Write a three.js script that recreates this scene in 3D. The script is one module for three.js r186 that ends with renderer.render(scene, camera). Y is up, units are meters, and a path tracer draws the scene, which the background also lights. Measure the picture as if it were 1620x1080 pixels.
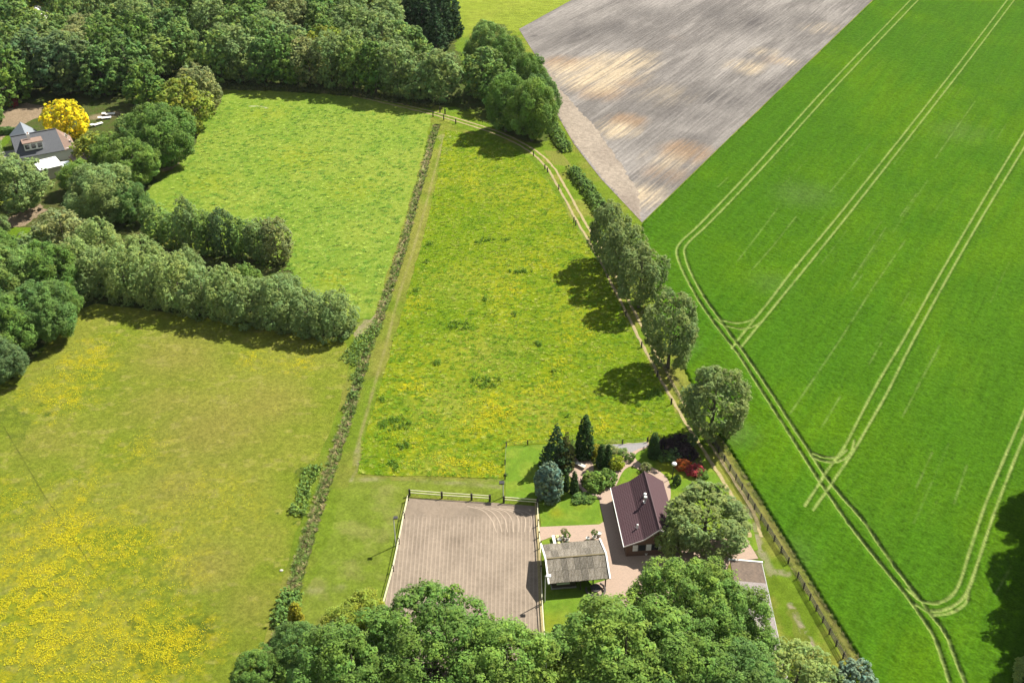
import * as THREE from 'three';
import { mergeGeometries } from 'three/addons/utils/BufferGeometryUtils.js';

// ------------------------------------------------------------------ camera, sky, sun, exposure
const scene = new THREE.Scene();
const camera = new THREE.PerspectiveCamera(35.2446, 1620 / 1080, 1, 8000);
camera.position.set(0, 115, 0);
camera.rotation.set(-33.8453 * Math.PI / 180, 0, 0);
scene.add(camera);
const renderer = new THREE.WebGLRenderer({ antialias: true });
renderer.toneMapping = THREE.LinearToneMapping;
renderer.toneMappingExposure = 2.6;
renderer.shadowMap.enabled = true;
const sunDir = new THREE.Vector3(0.527, 0.766, -0.368).normalize();
// fair weather sky: pale blue with scattered bright cumulus, the same all round
{
  const W = 512, H = 256, d = new Float32Array(W * H * 4), h3 = (x, y, z) => { const q = Math.sin(x * 127.1 + y * 311.7 + z * 74.7) * 43758.5453; return q - Math.floor(q); };
  const n3 = (x, y, z) => { const i = Math.floor(x), j = Math.floor(y), k = Math.floor(z), s = (t) => t * t * (3 - 2 * t), u = s(x - i), v = s(y - j), w = s(z - k), l = (p, q, t) => p + (q - p) * t; return l(l(l(h3(i, j, k), h3(i + 1, j, k), u), l(h3(i, j + 1, k), h3(i + 1, j + 1, k), u), v), l(l(h3(i, j, k + 1), h3(i + 1, j, k + 1), u), l(h3(i, j + 1, k + 1), h3(i + 1, j + 1, k + 1), u), v), w); };
  for (let j = 0; j < H; j++) for (let i = 0; i < W; i++) {
    const el = ((j + 0.5) / H - 0.5) * Math.PI, az = (i + 0.5) / W * 2 * Math.PI, y = Math.max(0, Math.sin(el)), x = Math.cos(el) * Math.cos(az), z = Math.cos(el) * Math.sin(az), t = Math.pow(1 - y, 2.2);
    let c = 0, a = 0.5, f = 3.2; for (let k = 0; k < 5; k++) { c += a * n3(x * f + 40, y * f * 1.6 + 40, z * f + 40); a *= 0.5; f *= 2.1; }
    const m = Math.min(1, Math.max(0, (c - 0.46) / 0.12)), col = [0.3 + 0.4 * t, 0.44 + 0.32 * t, 0.68 + 0.14 * t];
    for (let k = 0; k < 3; k++) d[(j * W + i) * 4 + k] = col[k] + ([1.12, 1.1, 1.06][k] - col[k]) * m * 0.95; d[(j * W + i) * 4 + 3] = 1;
  }
  const t = new THREE.DataTexture(d, W, H, THREE.RGBAFormat, THREE.FloatType); t.mapping = THREE.EquirectangularReflectionMapping; t.magFilter = t.minFilter = THREE.LinearFilter; t.needsUpdate = true;
  scene.background = t; scene.environment = t;
}
scene.environmentIntensity = scene.backgroundIntensity = 0.25;
const sun = new THREE.DirectionalLight(new THREE.Color(1, 0.94, 0.82), 4.4);
sun.name = 'sun';
sun.position.set(sunDir.x * 500, sunDir.y * 500, -180 + sunDir.z * 500);
sun.target.position.set(0, 0, -180);
sun.castShadow = true;
sun.shadow.mapSize.set(4096, 4096);
Object.assign(sun.shadow.camera, { left: -260, right: 260, top: 260, bottom: -260, near: 10, far: 1200 });
sun.shadow.radius = 1;
scene.add(sun, sun.target);
scene.fog = new THREE.FogExp2(0xdde6ee, 0.000025); // thin summer haze

// ------------------------------------------------------------------ helpers
function rng(seed) { let a = (seed * 2654435761) >>> 0; return () => { a = (a + 0x6D2B79F5) | 0; let t = Math.imul(a ^ (a >>> 15), 1 | a); t = (t + Math.imul(t ^ (t >>> 7), 61 | t)) ^ t; return ((t ^ (t >>> 14)) >>> 0) / 4294967296; }; }
const TAB = new Float32Array(65536); { const r = rng(77); for (let i = 0; i < 65536; i++) TAB[i] = r(); }
function vn(x, y, s = 0) {
  const xi = Math.floor(x), yi = Math.floor(y); let fx = x - xi, fy = y - yi;
  fx = fx * fx * (3 - 2 * fx); fy = fy * fy * (3 - 2 * fy);
  const a = (xi + s * 37) & 255, b = (xi + 1 + s * 37) & 255, c = ((yi + s * 91) & 255) << 8, d = ((yi + 1 + s * 91) & 255) << 8;
  const p = TAB[a | c], q = TAB[b | c], u = TAB[a | d], v = TAB[b | d];
  return p + (q - p) * fx + (u - p) * fy + (p - q - u + v) * fx * fy;
}
const fbm = (x, y, s, o = 4) => { let v = 0, a = 0.5, t = 0; for (let i = 0; i < o; i++) { v += a * vn(x, y, s + i * 3); t += a; a *= 0.55; x = x * 2.03 + 11.3; y = y * 2.03 + 5.7; } return v / t; };
const clamp = (v, a = 0, b = 1) => v < a ? a : v > b ? b : v;
const sst = (a, b, v) => { const t = clamp((v - a) / (b - a)); return t * t * (3 - 2 * t); };
const LUT = new Uint8Array(4097); for (let i = 0; i < 4097; i++) { const c = i / 4096; LUT[i] = Math.round(255 * (c <= 0.0031308 ? 12.92 * c : 1.055 * Math.pow(c, 1 / 2.4) - 0.055)); }
const s8 = (v) => LUT[v <= 0 ? 0 : v >= 1 ? 4096 : (v * 4096) | 0];
const lin = (r, g, b) => new THREE.Color().setRGB(r, g, b);
const names = {};
const numbered = (n) => { const k = names[n] = (names[n] ?? -1) + 1; return k ? n + '_' + String(k).padStart(3, '0') : n; };
function tag(o, label, category, group, kind) { o.userData.label = label; if (category) o.userData.category = category; if (group) o.userData.group = group; if (kind) o.userData.kind = kind; return o; }
function part(name, geo, mat, parent, label) { const m = new THREE.Mesh(geo, mat); m.name = name; m.castShadow = m.receiveShadow = true; if (label) m.userData.label = label; parent.add(m); return m; }
function top(name, geo, mat, label, category, group) { const m = new THREE.Mesh(geo, mat); m.name = numbered(name); m.castShadow = m.receiveShadow = true; scene.add(m); return tag(m, label, category, group); }
function thing(name, label, category, x, y, z, turn = 0, group) { const g = new THREE.Group(); g.name = numbered(name); g.position.set(x, y, z); g.rotation.y = turn; scene.add(g); return tag(g, label, category, group); }
function structure(name, geo, mat, label) { const m = new THREE.Mesh(geo, mat); m.name = numbered(name); m.receiveShadow = true; m.castShadow = true; m.userData.kind = 'structure'; if (label) m.userData.label = label; scene.add(m); return m; }
function box(w, h, d, x = 0, y = 0, z = 0, ry = 0) { const g = new THREE.BoxGeometry(w, h, d); if (ry) g.rotateY(ry); g.translate(x, y, z); return g; }
function beam(a, b, w, h) { const A = new THREE.Vector3(...a), B = new THREE.Vector3(...b), L = A.distanceTo(B); const g = new THREE.BoxGeometry(w, h, L); const m = new THREE.Matrix4().lookAt(A, B, new THREE.Vector3(0, 1, 0)); g.applyMatrix4(m); g.translate((A.x + B.x) / 2, (A.y + B.y) / 2, (A.z + B.z) / 2); return g; }
function tube(a, b, r0, r1, seg = 7) { const A = new THREE.Vector3(...a), B = new THREE.Vector3(...b), L = A.distanceTo(B); const g = new THREE.CylinderGeometry(r1, r0, L, seg, 1); g.translate(0, L / 2, 0); g.applyQuaternion(new THREE.Quaternion().setFromUnitVectors(new THREE.Vector3(0, 1, 0), B.clone().sub(A).normalize())); g.translate(A.x, A.y, A.z); return g; }
const merge = (l) => mergeGeometries(l.map((g) => { const q = g.index ? g.toNonIndexed() : g; for (const k of Object.keys(q.attributes)) if (!['position', 'normal', 'uv'].includes(k)) q.deleteAttribute(k); return q; }));
function flat(c, rough = 0.9, extra = {}) { return new THREE.MeshStandardMaterial({ color: lin(...c), roughness: rough, ...extra }); }
function texture(w, h, fn, srgb = true, repeat) {
  const d = new Uint8Array(w * h * 4), o = [0, 0, 0];
  for (let j = 0; j < h; j++) for (let i = 0; i < w; i++) { fn(i, j, o); const k = (j * w + i) * 4; if (srgb) { d[k] = s8(o[0]); d[k + 1] = s8(o[1]); d[k + 2] = s8(o[2]); } else { d[k] = d[k + 1] = d[k + 2] = clamp(o[0]) * 255; } d[k + 3] = 255; }
  const t = new THREE.DataTexture(d, w, h); t.magFilter = THREE.LinearFilter; t.minFilter = THREE.LinearMipmapLinearFilter; t.generateMipmaps = true; if (srgb) t.colorSpace = THREE.SRGBColorSpace;
  if (repeat) t.wrapS = t.wrapT = THREE.RepeatWrapping; t.needsUpdate = true; return t;
}
// tiling noise for worn surfaces
function wear(c0, c1, size, cells, seed, pw = 1) { return texture(size, size, (i, j, o) => { let v = 0, a = 0.5, c = cells; for (let k = 0; k < 4; k++) { const m = 256 / (256 / c); const x = i / size * c, y = j / size * c; const f = (u, w) => TAB[(((Math.floor(u) % c) + c) % c + seed * 13 + k * 7) & 255 | ((((Math.floor(w) % c) + c) % c + seed * 5) & 255) << 8]; let fx = x % 1, fy = y % 1; fx = fx * fx * (3 - 2 * fx); fy = fy * fy * (3 - 2 * fy); const p = f(x, y), q = f(x + 1, y), u = f(x, y + 1), w = f(x + 1, y + 1); v += a * (p + (q - p) * fx + (u - p) * fy + (p - q - u + w) * fx * fy); a *= 0.6; c *= 2; } v = Math.pow(clamp(v / 1.05), pw); for (let k = 0; k < 3; k++) o[k] = c0[k] + (c1[k] - c0[k]) * v; }, true, true); }
const grassBump = texture(512, 512, (() => { const r = rng(5); return (i, j, o) => { const t = (n) => n * 2 * Math.PI / 512; o[0] = 0.5 + 0.25 * Math.sin(t(i) * 3 + 2 * Math.sin(t(j) * 2)) * Math.sin(t(j) * 4 + 1.5 * Math.sin(t(i) * 3)) * 0.6 + (r() - 0.5) * 0.55; }; })(), false, true);

// a painted sheet of ground: polygon in metres, colour map computed from x, z
class Mask {
  constructor(b, ppm) { this.b = b; this.k = ppm; this.w = Math.ceil((b[2] - b[0]) * ppm); this.h = Math.ceil((b[3] - b[1]) * ppm); this.d = new Float32Array(this.w * this.h); }
  dot(x, z, r, s, soft) { const k = this.k, cx = (x - this.b[0]) * k, cy = (z - this.b[1]) * k, R = r * k; const x0 = Math.max(0, Math.floor(cx - R)), x1 = Math.min(this.w - 1, Math.ceil(cx + R)), y0 = Math.max(0, Math.floor(cy - R)), y1 = Math.min(this.h - 1, Math.ceil(cy + R)); for (let j = y0; j <= y1; j++) for (let i = x0; i <= x1; i++) { const q = Math.hypot(i + 0.5 - cx, j + 0.5 - cy) / R; if (q < 1) { const v = s * (1 - sst(soft, 1, q)); const n = j * this.w + i; if (v > this.d[n]) this.d[n] = v; } } return this; }
  line(p, r, s = 1, soft = 0.5, off = 0, patchy = 0) { for (let a = 0; a + 1 < p.length; a++) { const [x0, z0] = p[a], [x1, z1] = p[a + 1], L = Math.hypot(x1 - x0, z1 - z0), n = Math.max(1, Math.ceil(L / Math.max(0.5 / this.k, r * 0.35))), nx = -(z1 - z0) / L * off, nz = (x1 - x0) / L * off; for (let i = 0; i <= n; i++) { const x = x0 + (x1 - x0) * i / n + nx, z = z0 + (z1 - z0) * i / n + nz; const w = patchy ? clamp(1 - patchy + patchy * 2.2 * (fbm(x * 0.5, z * 0.5, 41, 2) - 0.2)) : 1; this.dot(x, z, r * (0.85 + 0.3 * vn(x * 0.8, z * 0.8, 4)), s * w, soft); } } return this; }
  fill(p, s = 1, edge = 0) { let x0 = 1e9, x1 = -1e9, y0 = 1e9, y1 = -1e9; for (const [x, z] of p) { x0 = Math.min(x0, x); x1 = Math.max(x1, x); y0 = Math.min(y0, z); y1 = Math.max(y1, z); } const I0 = Math.max(0, Math.floor((x0 - edge - this.b[0]) * this.k)), I1 = Math.min(this.w - 1, Math.ceil((x1 + edge - this.b[0]) * this.k)), J0 = Math.max(0, Math.floor((y0 - edge - this.b[1]) * this.k)), J1 = Math.min(this.h - 1, Math.ceil((y1 + edge - this.b[1]) * this.k)); for (let j = J0; j <= J1; j++) for (let i = I0; i <= I1; i++) { let x = this.b[0] + (i + 0.5) / this.k, z = this.b[1] + (j + 0.5) / this.k; if (edge) { x += (fbm(x * 0.6, z * 0.6, 51, 3) - 0.5) * 2 * edge; z += (fbm(x * 0.6, z * 0.6, 61, 3) - 0.5) * 2 * edge; } if (inside(p, x, z)) this.d[j * this.w + i] = Math.max(this.d[j * this.w + i], s); } return this; }
}
function inside(p, x, z) { let c = false; for (let i = 0, j = p.length - 1; i < p.length; j = i++) if ((p[i][1] > z) !== (p[j][1] > z) && x < (p[j][0] - p[i][0]) * (z - p[i][1]) / (p[j][1] - p[i][1]) + p[i][0]) c = !c; return c; }
const bounds = (p) => [Math.min(...p.map((q) => q[0])), Math.min(...p.map((q) => q[1])), Math.max(...p.map((q) => q[0])), Math.max(...p.map((q) => q[1]))];
function smooth(p, n = 6) { const c = new THREE.CatmullRomCurve3(p.map(([x, z]) => new THREE.Vector3(x, 0, z)), false, 'centripetal'); return c.getPoints(p.length * n).map((v) => [v.x, v.z]); }
function ragged(p, step, amp, seed) { const o = []; for (let a = 0; a < p.length; a++) { const [x0, z0] = p[a], [x1, z1] = p[(a + 1) % p.length], L = Math.hypot(x1 - x0, z1 - z0), n = Math.max(1, Math.round(L / step)); for (let i = 0; i < n; i++) { const x = x0 + (x1 - x0) * i / n, z = z0 + (z1 - z0) * i / n; o.push([x + (fbm(x * 0.7, z * 0.7, seed, 3) - 0.5) * 2 * amp, z + (fbm(x * 0.7, z * 0.7, seed + 9, 3) - 0.5) * 2 * amp]); } } return o; }
function sheetGeo(poly, y, b, holes = []) {
  const sh = new THREE.Shape(poly.map(([x, z]) => new THREE.Vector2(x, -z)));
  for (const h of holes) sh.holes.push(new THREE.Path(h.map(([x, z]) => new THREE.Vector2(x, -z))));
  const g = new THREE.ShapeGeometry(sh); g.rotateX(-Math.PI / 2); g.translate(0, y, 0);
  const p = g.attributes.position, uv = g.attributes.uv;
  for (let i = 0; i < p.count; i++) uv.setXY(i, (p.getX(i) - b[0]) / (b[2] - b[0]), (p.getZ(i) - b[1]) / (b[3] - b[1]));
  return g;
}
function field({ name, label, poly, y, ppm, masks = {}, paint, bump = 0.12, bumpTile = 6, heights, holes, rough = 0.95, frame, canopy }) {
  const b = frame ?? bounds(poly), M = {};
  for (const k in masks) { M[k] = new Mask(b, ppm); masks[k](M[k]); }
  const w = Math.ceil((b[2] - b[0]) * ppm), h = Math.ceil((b[3] - b[1]) * ppm), r = rng(w * 31 + h), hd = heights ? new Float32Array(w * h) : null;
  const map = texture(w, h, (i, j, o) => { const x = b[0] + (i + 0.5) / ppm, z = b[1] + (j + 0.5) / ppm, n = j * w + i; const m = (k) => M[k].d[n]; const q = paint(x, z, m, o, r); if (hd) hd[n] = q; });
  const mat = new THREE.MeshPhysicalMaterial({ map, roughness: rough, specularIntensity: 0.05 });
  if (hd) { mat.bumpMap = texture(w, h, (i, j, o) => { o[0] = hd[j * w + i]; }, false); mat.bumpScale = bump; }
  else if (bump) { const t = grassBump.clone(); t.repeat.set((b[2] - b[0]) / bumpTile, (b[3] - b[1]) / bumpTile); t.needsUpdate = true; mat.bumpMap = t; mat.bumpScale = bump; }
  if (canopy) return structure(name, canopy(b, hd, w, h, ppm), mat, label);
  return structure(name, sheetGeo(poly, y, b, holes), mat, label);
}
const mix3 = (o, c, t) => { o[0] += (c[0] - o[0]) * t; o[1] += (c[1] - o[1]) * t; o[2] += (c[2] - o[2]) * t; };
const set3 = (o, c) => { o[0] = c[0]; o[1] = c[1]; o[2] = c[2]; };
const mul3 = (o, k) => { o[0] *= k; o[1] *= k; o[2] *= k; };

// ------------------------------------------------------------------ the ground
const ditchLine = smooth([[-20.53, -278.93], [-21.39, -267.67], [-22.34, -244.94], [-23.4, -226], [-24.21, -207.72], [-25.32, -192.8], [-26.45, -178.21], [-27.69, -167.2], [-28.26, -154.24], [-28.98, -142.58], [-29.84, -132.04], [-30.52, -122.47], [-31.06, -114.38], [-31.29, -106.92], [-31.57, -100.91], [-31.99, -95.17], [-32.17, -89.6]], 4);
const sideDitch = smooth([[10.8, -279.38], [12.63, -267.67], [14.34, -260.28]], 4), sideDitch2 = smooth([[15.12, -248.65], [17.79, -239.55], [20.21, -229.28], [21.86, -221.21]], 4);
const band = (p, w) => { const L = [], R = []; for (let i = 0; i < p.length; i++) { const a = p[Math.max(0, i - 1)], b = p[Math.min(p.length - 1, i + 1)], l = Math.hypot(b[0] - a[0], b[1] - a[1]); const nx = -(b[1] - a[1]) / l * w, nz = (b[0] - a[0]) / l * w; L.push([p[i][0] + nx, p[i][1] + nz]); R.push([p[i][0] - nx, p[i][1] - nz]); } return [...L, ...R.reverse()]; };
structure('ground', new THREE.PlaneGeometry(12000, 12000).rotateX(-Math.PI / 2).translate(0, -0.7, -2000), flat([0.07, 0.11, 0.02]));

const track = smooth([[-46.15, -300.77], [-34.07, -293.84], [-23.14, -287.17], [-13.99, -280.73], [-3.41, -271.91], [4.64, -261.89], [9.32, -251.67], [12.59, -237.09], [16, -220.59], [19.56, -204.89], [23.08, -185.3], [25.93, -169.76], [28.56, -156.72], [30.9, -146.4], [33.31, -137.27], [35.32, -129.45], [36.7, -123.18], [36.86, -118.34]], 5);
const forestFloor = [[-229.51, -311.12], [-136.64, -295.8], [-115.54, -298.27], [-92.57, -317.61], [-88.44, -312.19], [-54.26, -305.87], [-19.91, -293.36], [-13.4, -288.58], [-8.99, -290.95], [-14.42, -316.51], [-19.3, -352.3], [-28.65, -411.53], [-46.15, -513.33], [-443.71, -567.01]];
field({
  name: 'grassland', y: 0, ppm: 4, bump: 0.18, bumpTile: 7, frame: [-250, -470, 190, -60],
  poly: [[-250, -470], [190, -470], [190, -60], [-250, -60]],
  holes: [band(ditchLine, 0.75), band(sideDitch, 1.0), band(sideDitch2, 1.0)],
  masks: {
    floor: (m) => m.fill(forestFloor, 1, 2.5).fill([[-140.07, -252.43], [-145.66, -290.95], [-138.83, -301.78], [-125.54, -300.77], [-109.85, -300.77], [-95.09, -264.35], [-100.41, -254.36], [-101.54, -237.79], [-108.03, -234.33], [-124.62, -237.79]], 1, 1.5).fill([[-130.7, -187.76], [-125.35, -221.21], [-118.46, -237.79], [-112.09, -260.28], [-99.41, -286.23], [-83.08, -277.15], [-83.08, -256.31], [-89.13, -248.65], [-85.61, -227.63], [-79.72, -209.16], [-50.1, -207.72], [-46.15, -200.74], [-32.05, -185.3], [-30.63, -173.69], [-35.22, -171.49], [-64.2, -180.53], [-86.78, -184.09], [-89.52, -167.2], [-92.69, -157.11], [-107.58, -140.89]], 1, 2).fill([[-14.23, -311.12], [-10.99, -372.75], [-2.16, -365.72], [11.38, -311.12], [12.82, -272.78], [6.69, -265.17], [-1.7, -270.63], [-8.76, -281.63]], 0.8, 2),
    tan: (m) => m.fill([[-143.41, -260.28], [-144.16, -287.17], [-139.92, -294.82], [-133.78, -291.91], [-132.29, -283.92], [-135, -277.15], [-136.42, -271.91], [-136.85, -252.43]], 1, 0.6).fill([[-121.96, -216.58], [-116.37, -224.39], [-112.33, -230.27], [-109.64, -226.97], [-111.52, -219.34], [-118.97, -216.27]], 1, 0.8).fill([[-116.89, -207.72], [-113.4, -209.45], [-106.19, -208.87], [-108, -206.3], [-115.16, -203.49]], 0.7, 0.6).line([[-87.42, -249.4], [-85.13, -251.67], [-82.88, -255.53]], 1.6, 0.9, 0.3, 0, 0.4).line([[-86.07, -305.87], [-67.09, -304.33], [-46.28, -301.78], [-30.97, -295.8]], 1.3, 0.7, 0.2, 0, 0.9).line([[-116.42, -283.92], [-111.84, -286.23]], 3, 0.7, 0.3),
    lawn: (m) => m.fill([[-122.17, -210.32], [-119.46, -217.49], [-117.07, -218.72], [-109.62, -218.11], [-106.23, -209.74], [-113.4, -209.45]], 1, 0.3).fill([[-140.11, -260.28], [-138.12, -271.91], [-136.92, -274.95], [-134.04, -271.06], [-133.78, -265.17], [-135.24, -252.43]], 0.8, 0.3),
    far: (m) => m.fill([[-30.15, -552.69], [-20.77, -395.24], [-15.73, -352.3], [-10.82, -365.72], [2.13, -358.9], [25.64, -400.01], [89.23, -552.69]], 1, 1),
    strip: (m) => m.line([[-28.21, -447.72], [-19.65, -380], [-14.65, -333.63], [-13.85, -300.77], [-17.04, -290]], 3.2, 1, 0.7),
    mown: (m) => m.fill([[-26.01, -132.51], [-17.31, -131.28], [-1.02, -131.58], [-1, -126.78], [-16.5, -127.51], [-17.98, -106.92], [-21.63, -100.02], [-32.14, -91.58], [-29.7, -101.69], [-28.07, -114.38], [-26.78, -129.75]], 1, 0.8),
    bare: (m) => m.fill([[37.26, -123.6], [37.53, -118.34], [37.42, -114.38], [36.29, -113.35], [35.33, -118.34]], 0.8, 0.5).line([[39.23, -104.56], [39.88, -101.13], [40.6, -97.83], [41.08, -95.17]], 0.9, 1, 0.2, 0, 0.5).line([[37.26, -111.2], [39.94, -110.82]], 0.8, 0.6, 0.2).line([[-26.18, -137.27], [-25.78, -140.89], [-25.21, -134.39], [-25.96, -131.28]], 0.5, 0.7, 0.2, 0, 0.4).line([[-23.96, -131.58], [-19.39, -131.74], [-11.17, -130.82], [-2.02, -129.75]], 0.9, 0.55, 0.1, 0, 0.95).line([[-28.87, -107.52], [-24.43, -108.12]], 1.2, 0.45, 0.1, 0, 0.8).line([[-39.39, -167.2], [-28.82, -179.37], [-26.93, -182.9]], 0.8, 0.3, 0.2, 0, 0.5).fill([[-30.88, -173.69], [-29.45, -179.37], [-27.95, -182.9], [-26.43, -180.53], [-27.69, -174.81], [-29.39, -171.49]], 0.9, 0.5).fill([[-20.39, -270.63], [-12.79, -271.91], [-10.78, -262.3], [-17.92, -256.31]], 0.35, 1.5),
    worn: (m) => m.line(smooth([[-18.18, -270.63], [-19.28, -251.67], [-20.55, -227.63], [-21.88, -206.3], [-23.29, -187.76], [-24.05, -171.49], [-24.95, -157.11], [-25.49, -147.81], [-25.89, -140.06], [-25.93, -135.18]]), 0.5, 0.85, 0.1, 0, 0.6),
  },
  paint: (x, z, m, o, r) => {
    const n = fbm(x * 0.09, z * 0.09, 1), n2 = fbm(x * 0.9, z * 0.9, 6, 3);
    set3(o, [0.12, 0.175, 0.016]); mix3(o, [0.175, 0.185, 0.035], sst(0.42, 0.72, n)); mul3(o, 0.75 + 0.5 * n2);
    mix3(o, [0.1, 0.17, 0.018], m('strip') * 0.8);
    if (m('far')) { mix3(o, [0.19, 0.235, 0.03], 0.8); mul3(o, 0.72 + 0.55 * fbm(x * 0.5, z * 0.9, 8, 3)); }
    if (m('mown')) { mix3(o, [0.145, 0.195, 0.025], 0.8); mix3(o, [0.2, 0.205, 0.06], 0.6 * sst(0.5, 0.75, fbm(x * 0.25, z * 0.25, 14))); mul3(o, 0.8 + 0.4 * n2); }
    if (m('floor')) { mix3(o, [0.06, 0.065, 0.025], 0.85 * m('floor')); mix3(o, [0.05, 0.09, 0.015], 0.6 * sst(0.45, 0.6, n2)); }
    mix3(o, [0.1, 0.17, 0.012], m('lawn'));
    mix3(o, [0.27 , 0.2, 0.14], m('tan') * (0.7 + 0.3 * n2));
    mix3(o, [0.24, 0.22, 0.085], m('worn') * 0.85);
    mix3(o, [0.25, 0.22, 0.13], m('bare') * (0.35 + 0.65 * sst(0.35, 0.6, n2)));
    mul3(o, 0.82 + 0.36 * r());
  },
});

// ditches: a real trough with dry growth
function trough(name, p, w, depth, label, seed, cols) {
  const prof = [[-1, 0.02], [-0.62, -0.45], [-0.2, -0.95], [0.2, -1], [0.6, -0.5], [1, 0.02]], pos = [], col = [], idx = [], r = rng(seed);
  for (let i = 0; i < p.length; i++) { const a = p[Math.max(0, i - 1)], b = p[Math.min(p.length - 1, i + 1)], l = Math.hypot(b[0] - a[0], b[1] - a[1]), nx = -(b[1] - a[1]) / l, nz = (b[0] - a[0]) / l; prof.forEach(([u, v], k) => { const ww = w * u * (0.95 + 0.12 * (r() - 0.5)); pos.push(p[i][0] + nx * ww, v * depth + (k > 0 && k < 5 ? (r() - 0.5) * 0.15 : 0), p[i][1] + nz * ww); const c = cols[(r() * cols.length) | 0], q = 0.75 + 0.5 * r(); col.push(c[0] * q, c[1] * q, c[2] * q); if (i && k) { const A = i * 6 + k; idx.push(A - 7, A - 6, A - 1, A - 1, A - 6, A); } }); }
  const g = new THREE.BufferGeometry(); g.setAttribute('position', new THREE.Float32BufferAttribute(pos, 3)); g.setAttribute('color', new THREE.Float32BufferAttribute(col, 3)); g.setIndex(idx); g.computeVertexNormals();
  return structure(name, g, new THREE.MeshStandardMaterial({ vertexColors: true, roughness: 1, side: THREE.DoubleSide }), label);
}
const dry = [[0.2, 0.16, 0.08], [0.13, 0.13, 0.045], [0.09, 0.13, 0.025], [0.15, 0.13, 0.06], [0.07, 0.06, 0.03]];
const fine = (p) => smooth(p, 3);
trough('field_ditch', fine(ditchLine), 0.92, 0.55, 'narrow dry ditch between the meadows', 3, dry);
trough('field_ditch', fine(sideDitch), 1.3, 0.6, 'ditch beside the grove and bare field', 4, [[0.05, 0.09, 0.02], [0.06, 0.1, 0.02], [0.1, 0.1, 0.04]]);
trough('field_ditch', fine(sideDitch2), 1.3, 0.6, 'overgrown ditch between track and bare field', 5, [[0.05, 0.09, 0.02], [0.06, 0.1, 0.02], [0.1, 0.1, 0.04]]);

// left meadow with buttercups
const yellowBlobs = (m, list) => { const r = rng(list.length * 7 + 1); for (const [x, z, R, s] of list) for (let k = 0; k < 40; k++) { const a = r() * 6.28, q = Math.sqrt(r()) * R * 1.4; m.dot(x + Math.cos(a) * q, z + Math.sin(a) * q * 1.2, R * (0.12 + 0.3 * r()), s * (0.4 + 0.6 * r()) * (1 - 0.4 * q / (R * 1.4)), 0); } };
const meadowPoly = ragged([[-108.94, -131.28], [-97.27, -157.11], [-91.16, -159.06], [-89.14, -166.16], [-88.74, -180.53], [-84.62, -185.3], [-64.31, -181], [-43.08, -174.81], [-32.19, -171.49], [-30.42, -168.05], [-30.25, -161.05], [-30.79, -146.4], [-32.03, -134.39], [-32.49, -123.18], [-33.01, -113.73], [-33.23, -105.73], [-33.51, -100.57], [-35.23, -90.58], [-89.36, -87.66]], 2, 0.5, 3);
const buttercupsLeft = [[-79.12, -168.26, 4, 0.8], [-80.29, -161.05, 5, 1], [-79.36, -153.3, 5, 0.9], [-85.12, -155.19, 3, 0.6], [-77.7, -126.78, 5, 0.6], [-71.62, -118.34, 6, 0.7], [-67.78, -121.07, 6, 0.9], [-70.59, -108.12, 8, 1], [-65.16, -108.12, 7, 1], [-67.5, -100.02, 8, 1], [-61.06, -98.92, 7, 1], [-62.59, -117, 5, 0.7], [-56.9, -117, 5, 0.8], [-58, -114.38, 5, 0.7], [-50.69, -115.03, 4, 0.6], [-51.58, -108.12, 5, 0.7], [-51.92, -100.02, 5, 1], [-47.01, -97.83, 5, 1], [-43.59, -97.83, 4, 1], [-47.54, -93.61, 5, 0.9], [-48.6, -165.53, 2.5, 0.8], [-38.85, -163.88, 2.5, 0.9], [-43.6, -164.09, 3, 0.4], [-55.05, -93.61, 6, 0.8], [-65.5, -92.59, 8, 0.9], [-61.83, -139.23, 4, 0.5], [-68.21, -131.28, 3, 0.5], [-66.84, -118.34, 3.5, 1], [-45.5, -125.32, 5, 0.35], [-50.8, -126.78, 6, 0.35]];
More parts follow.
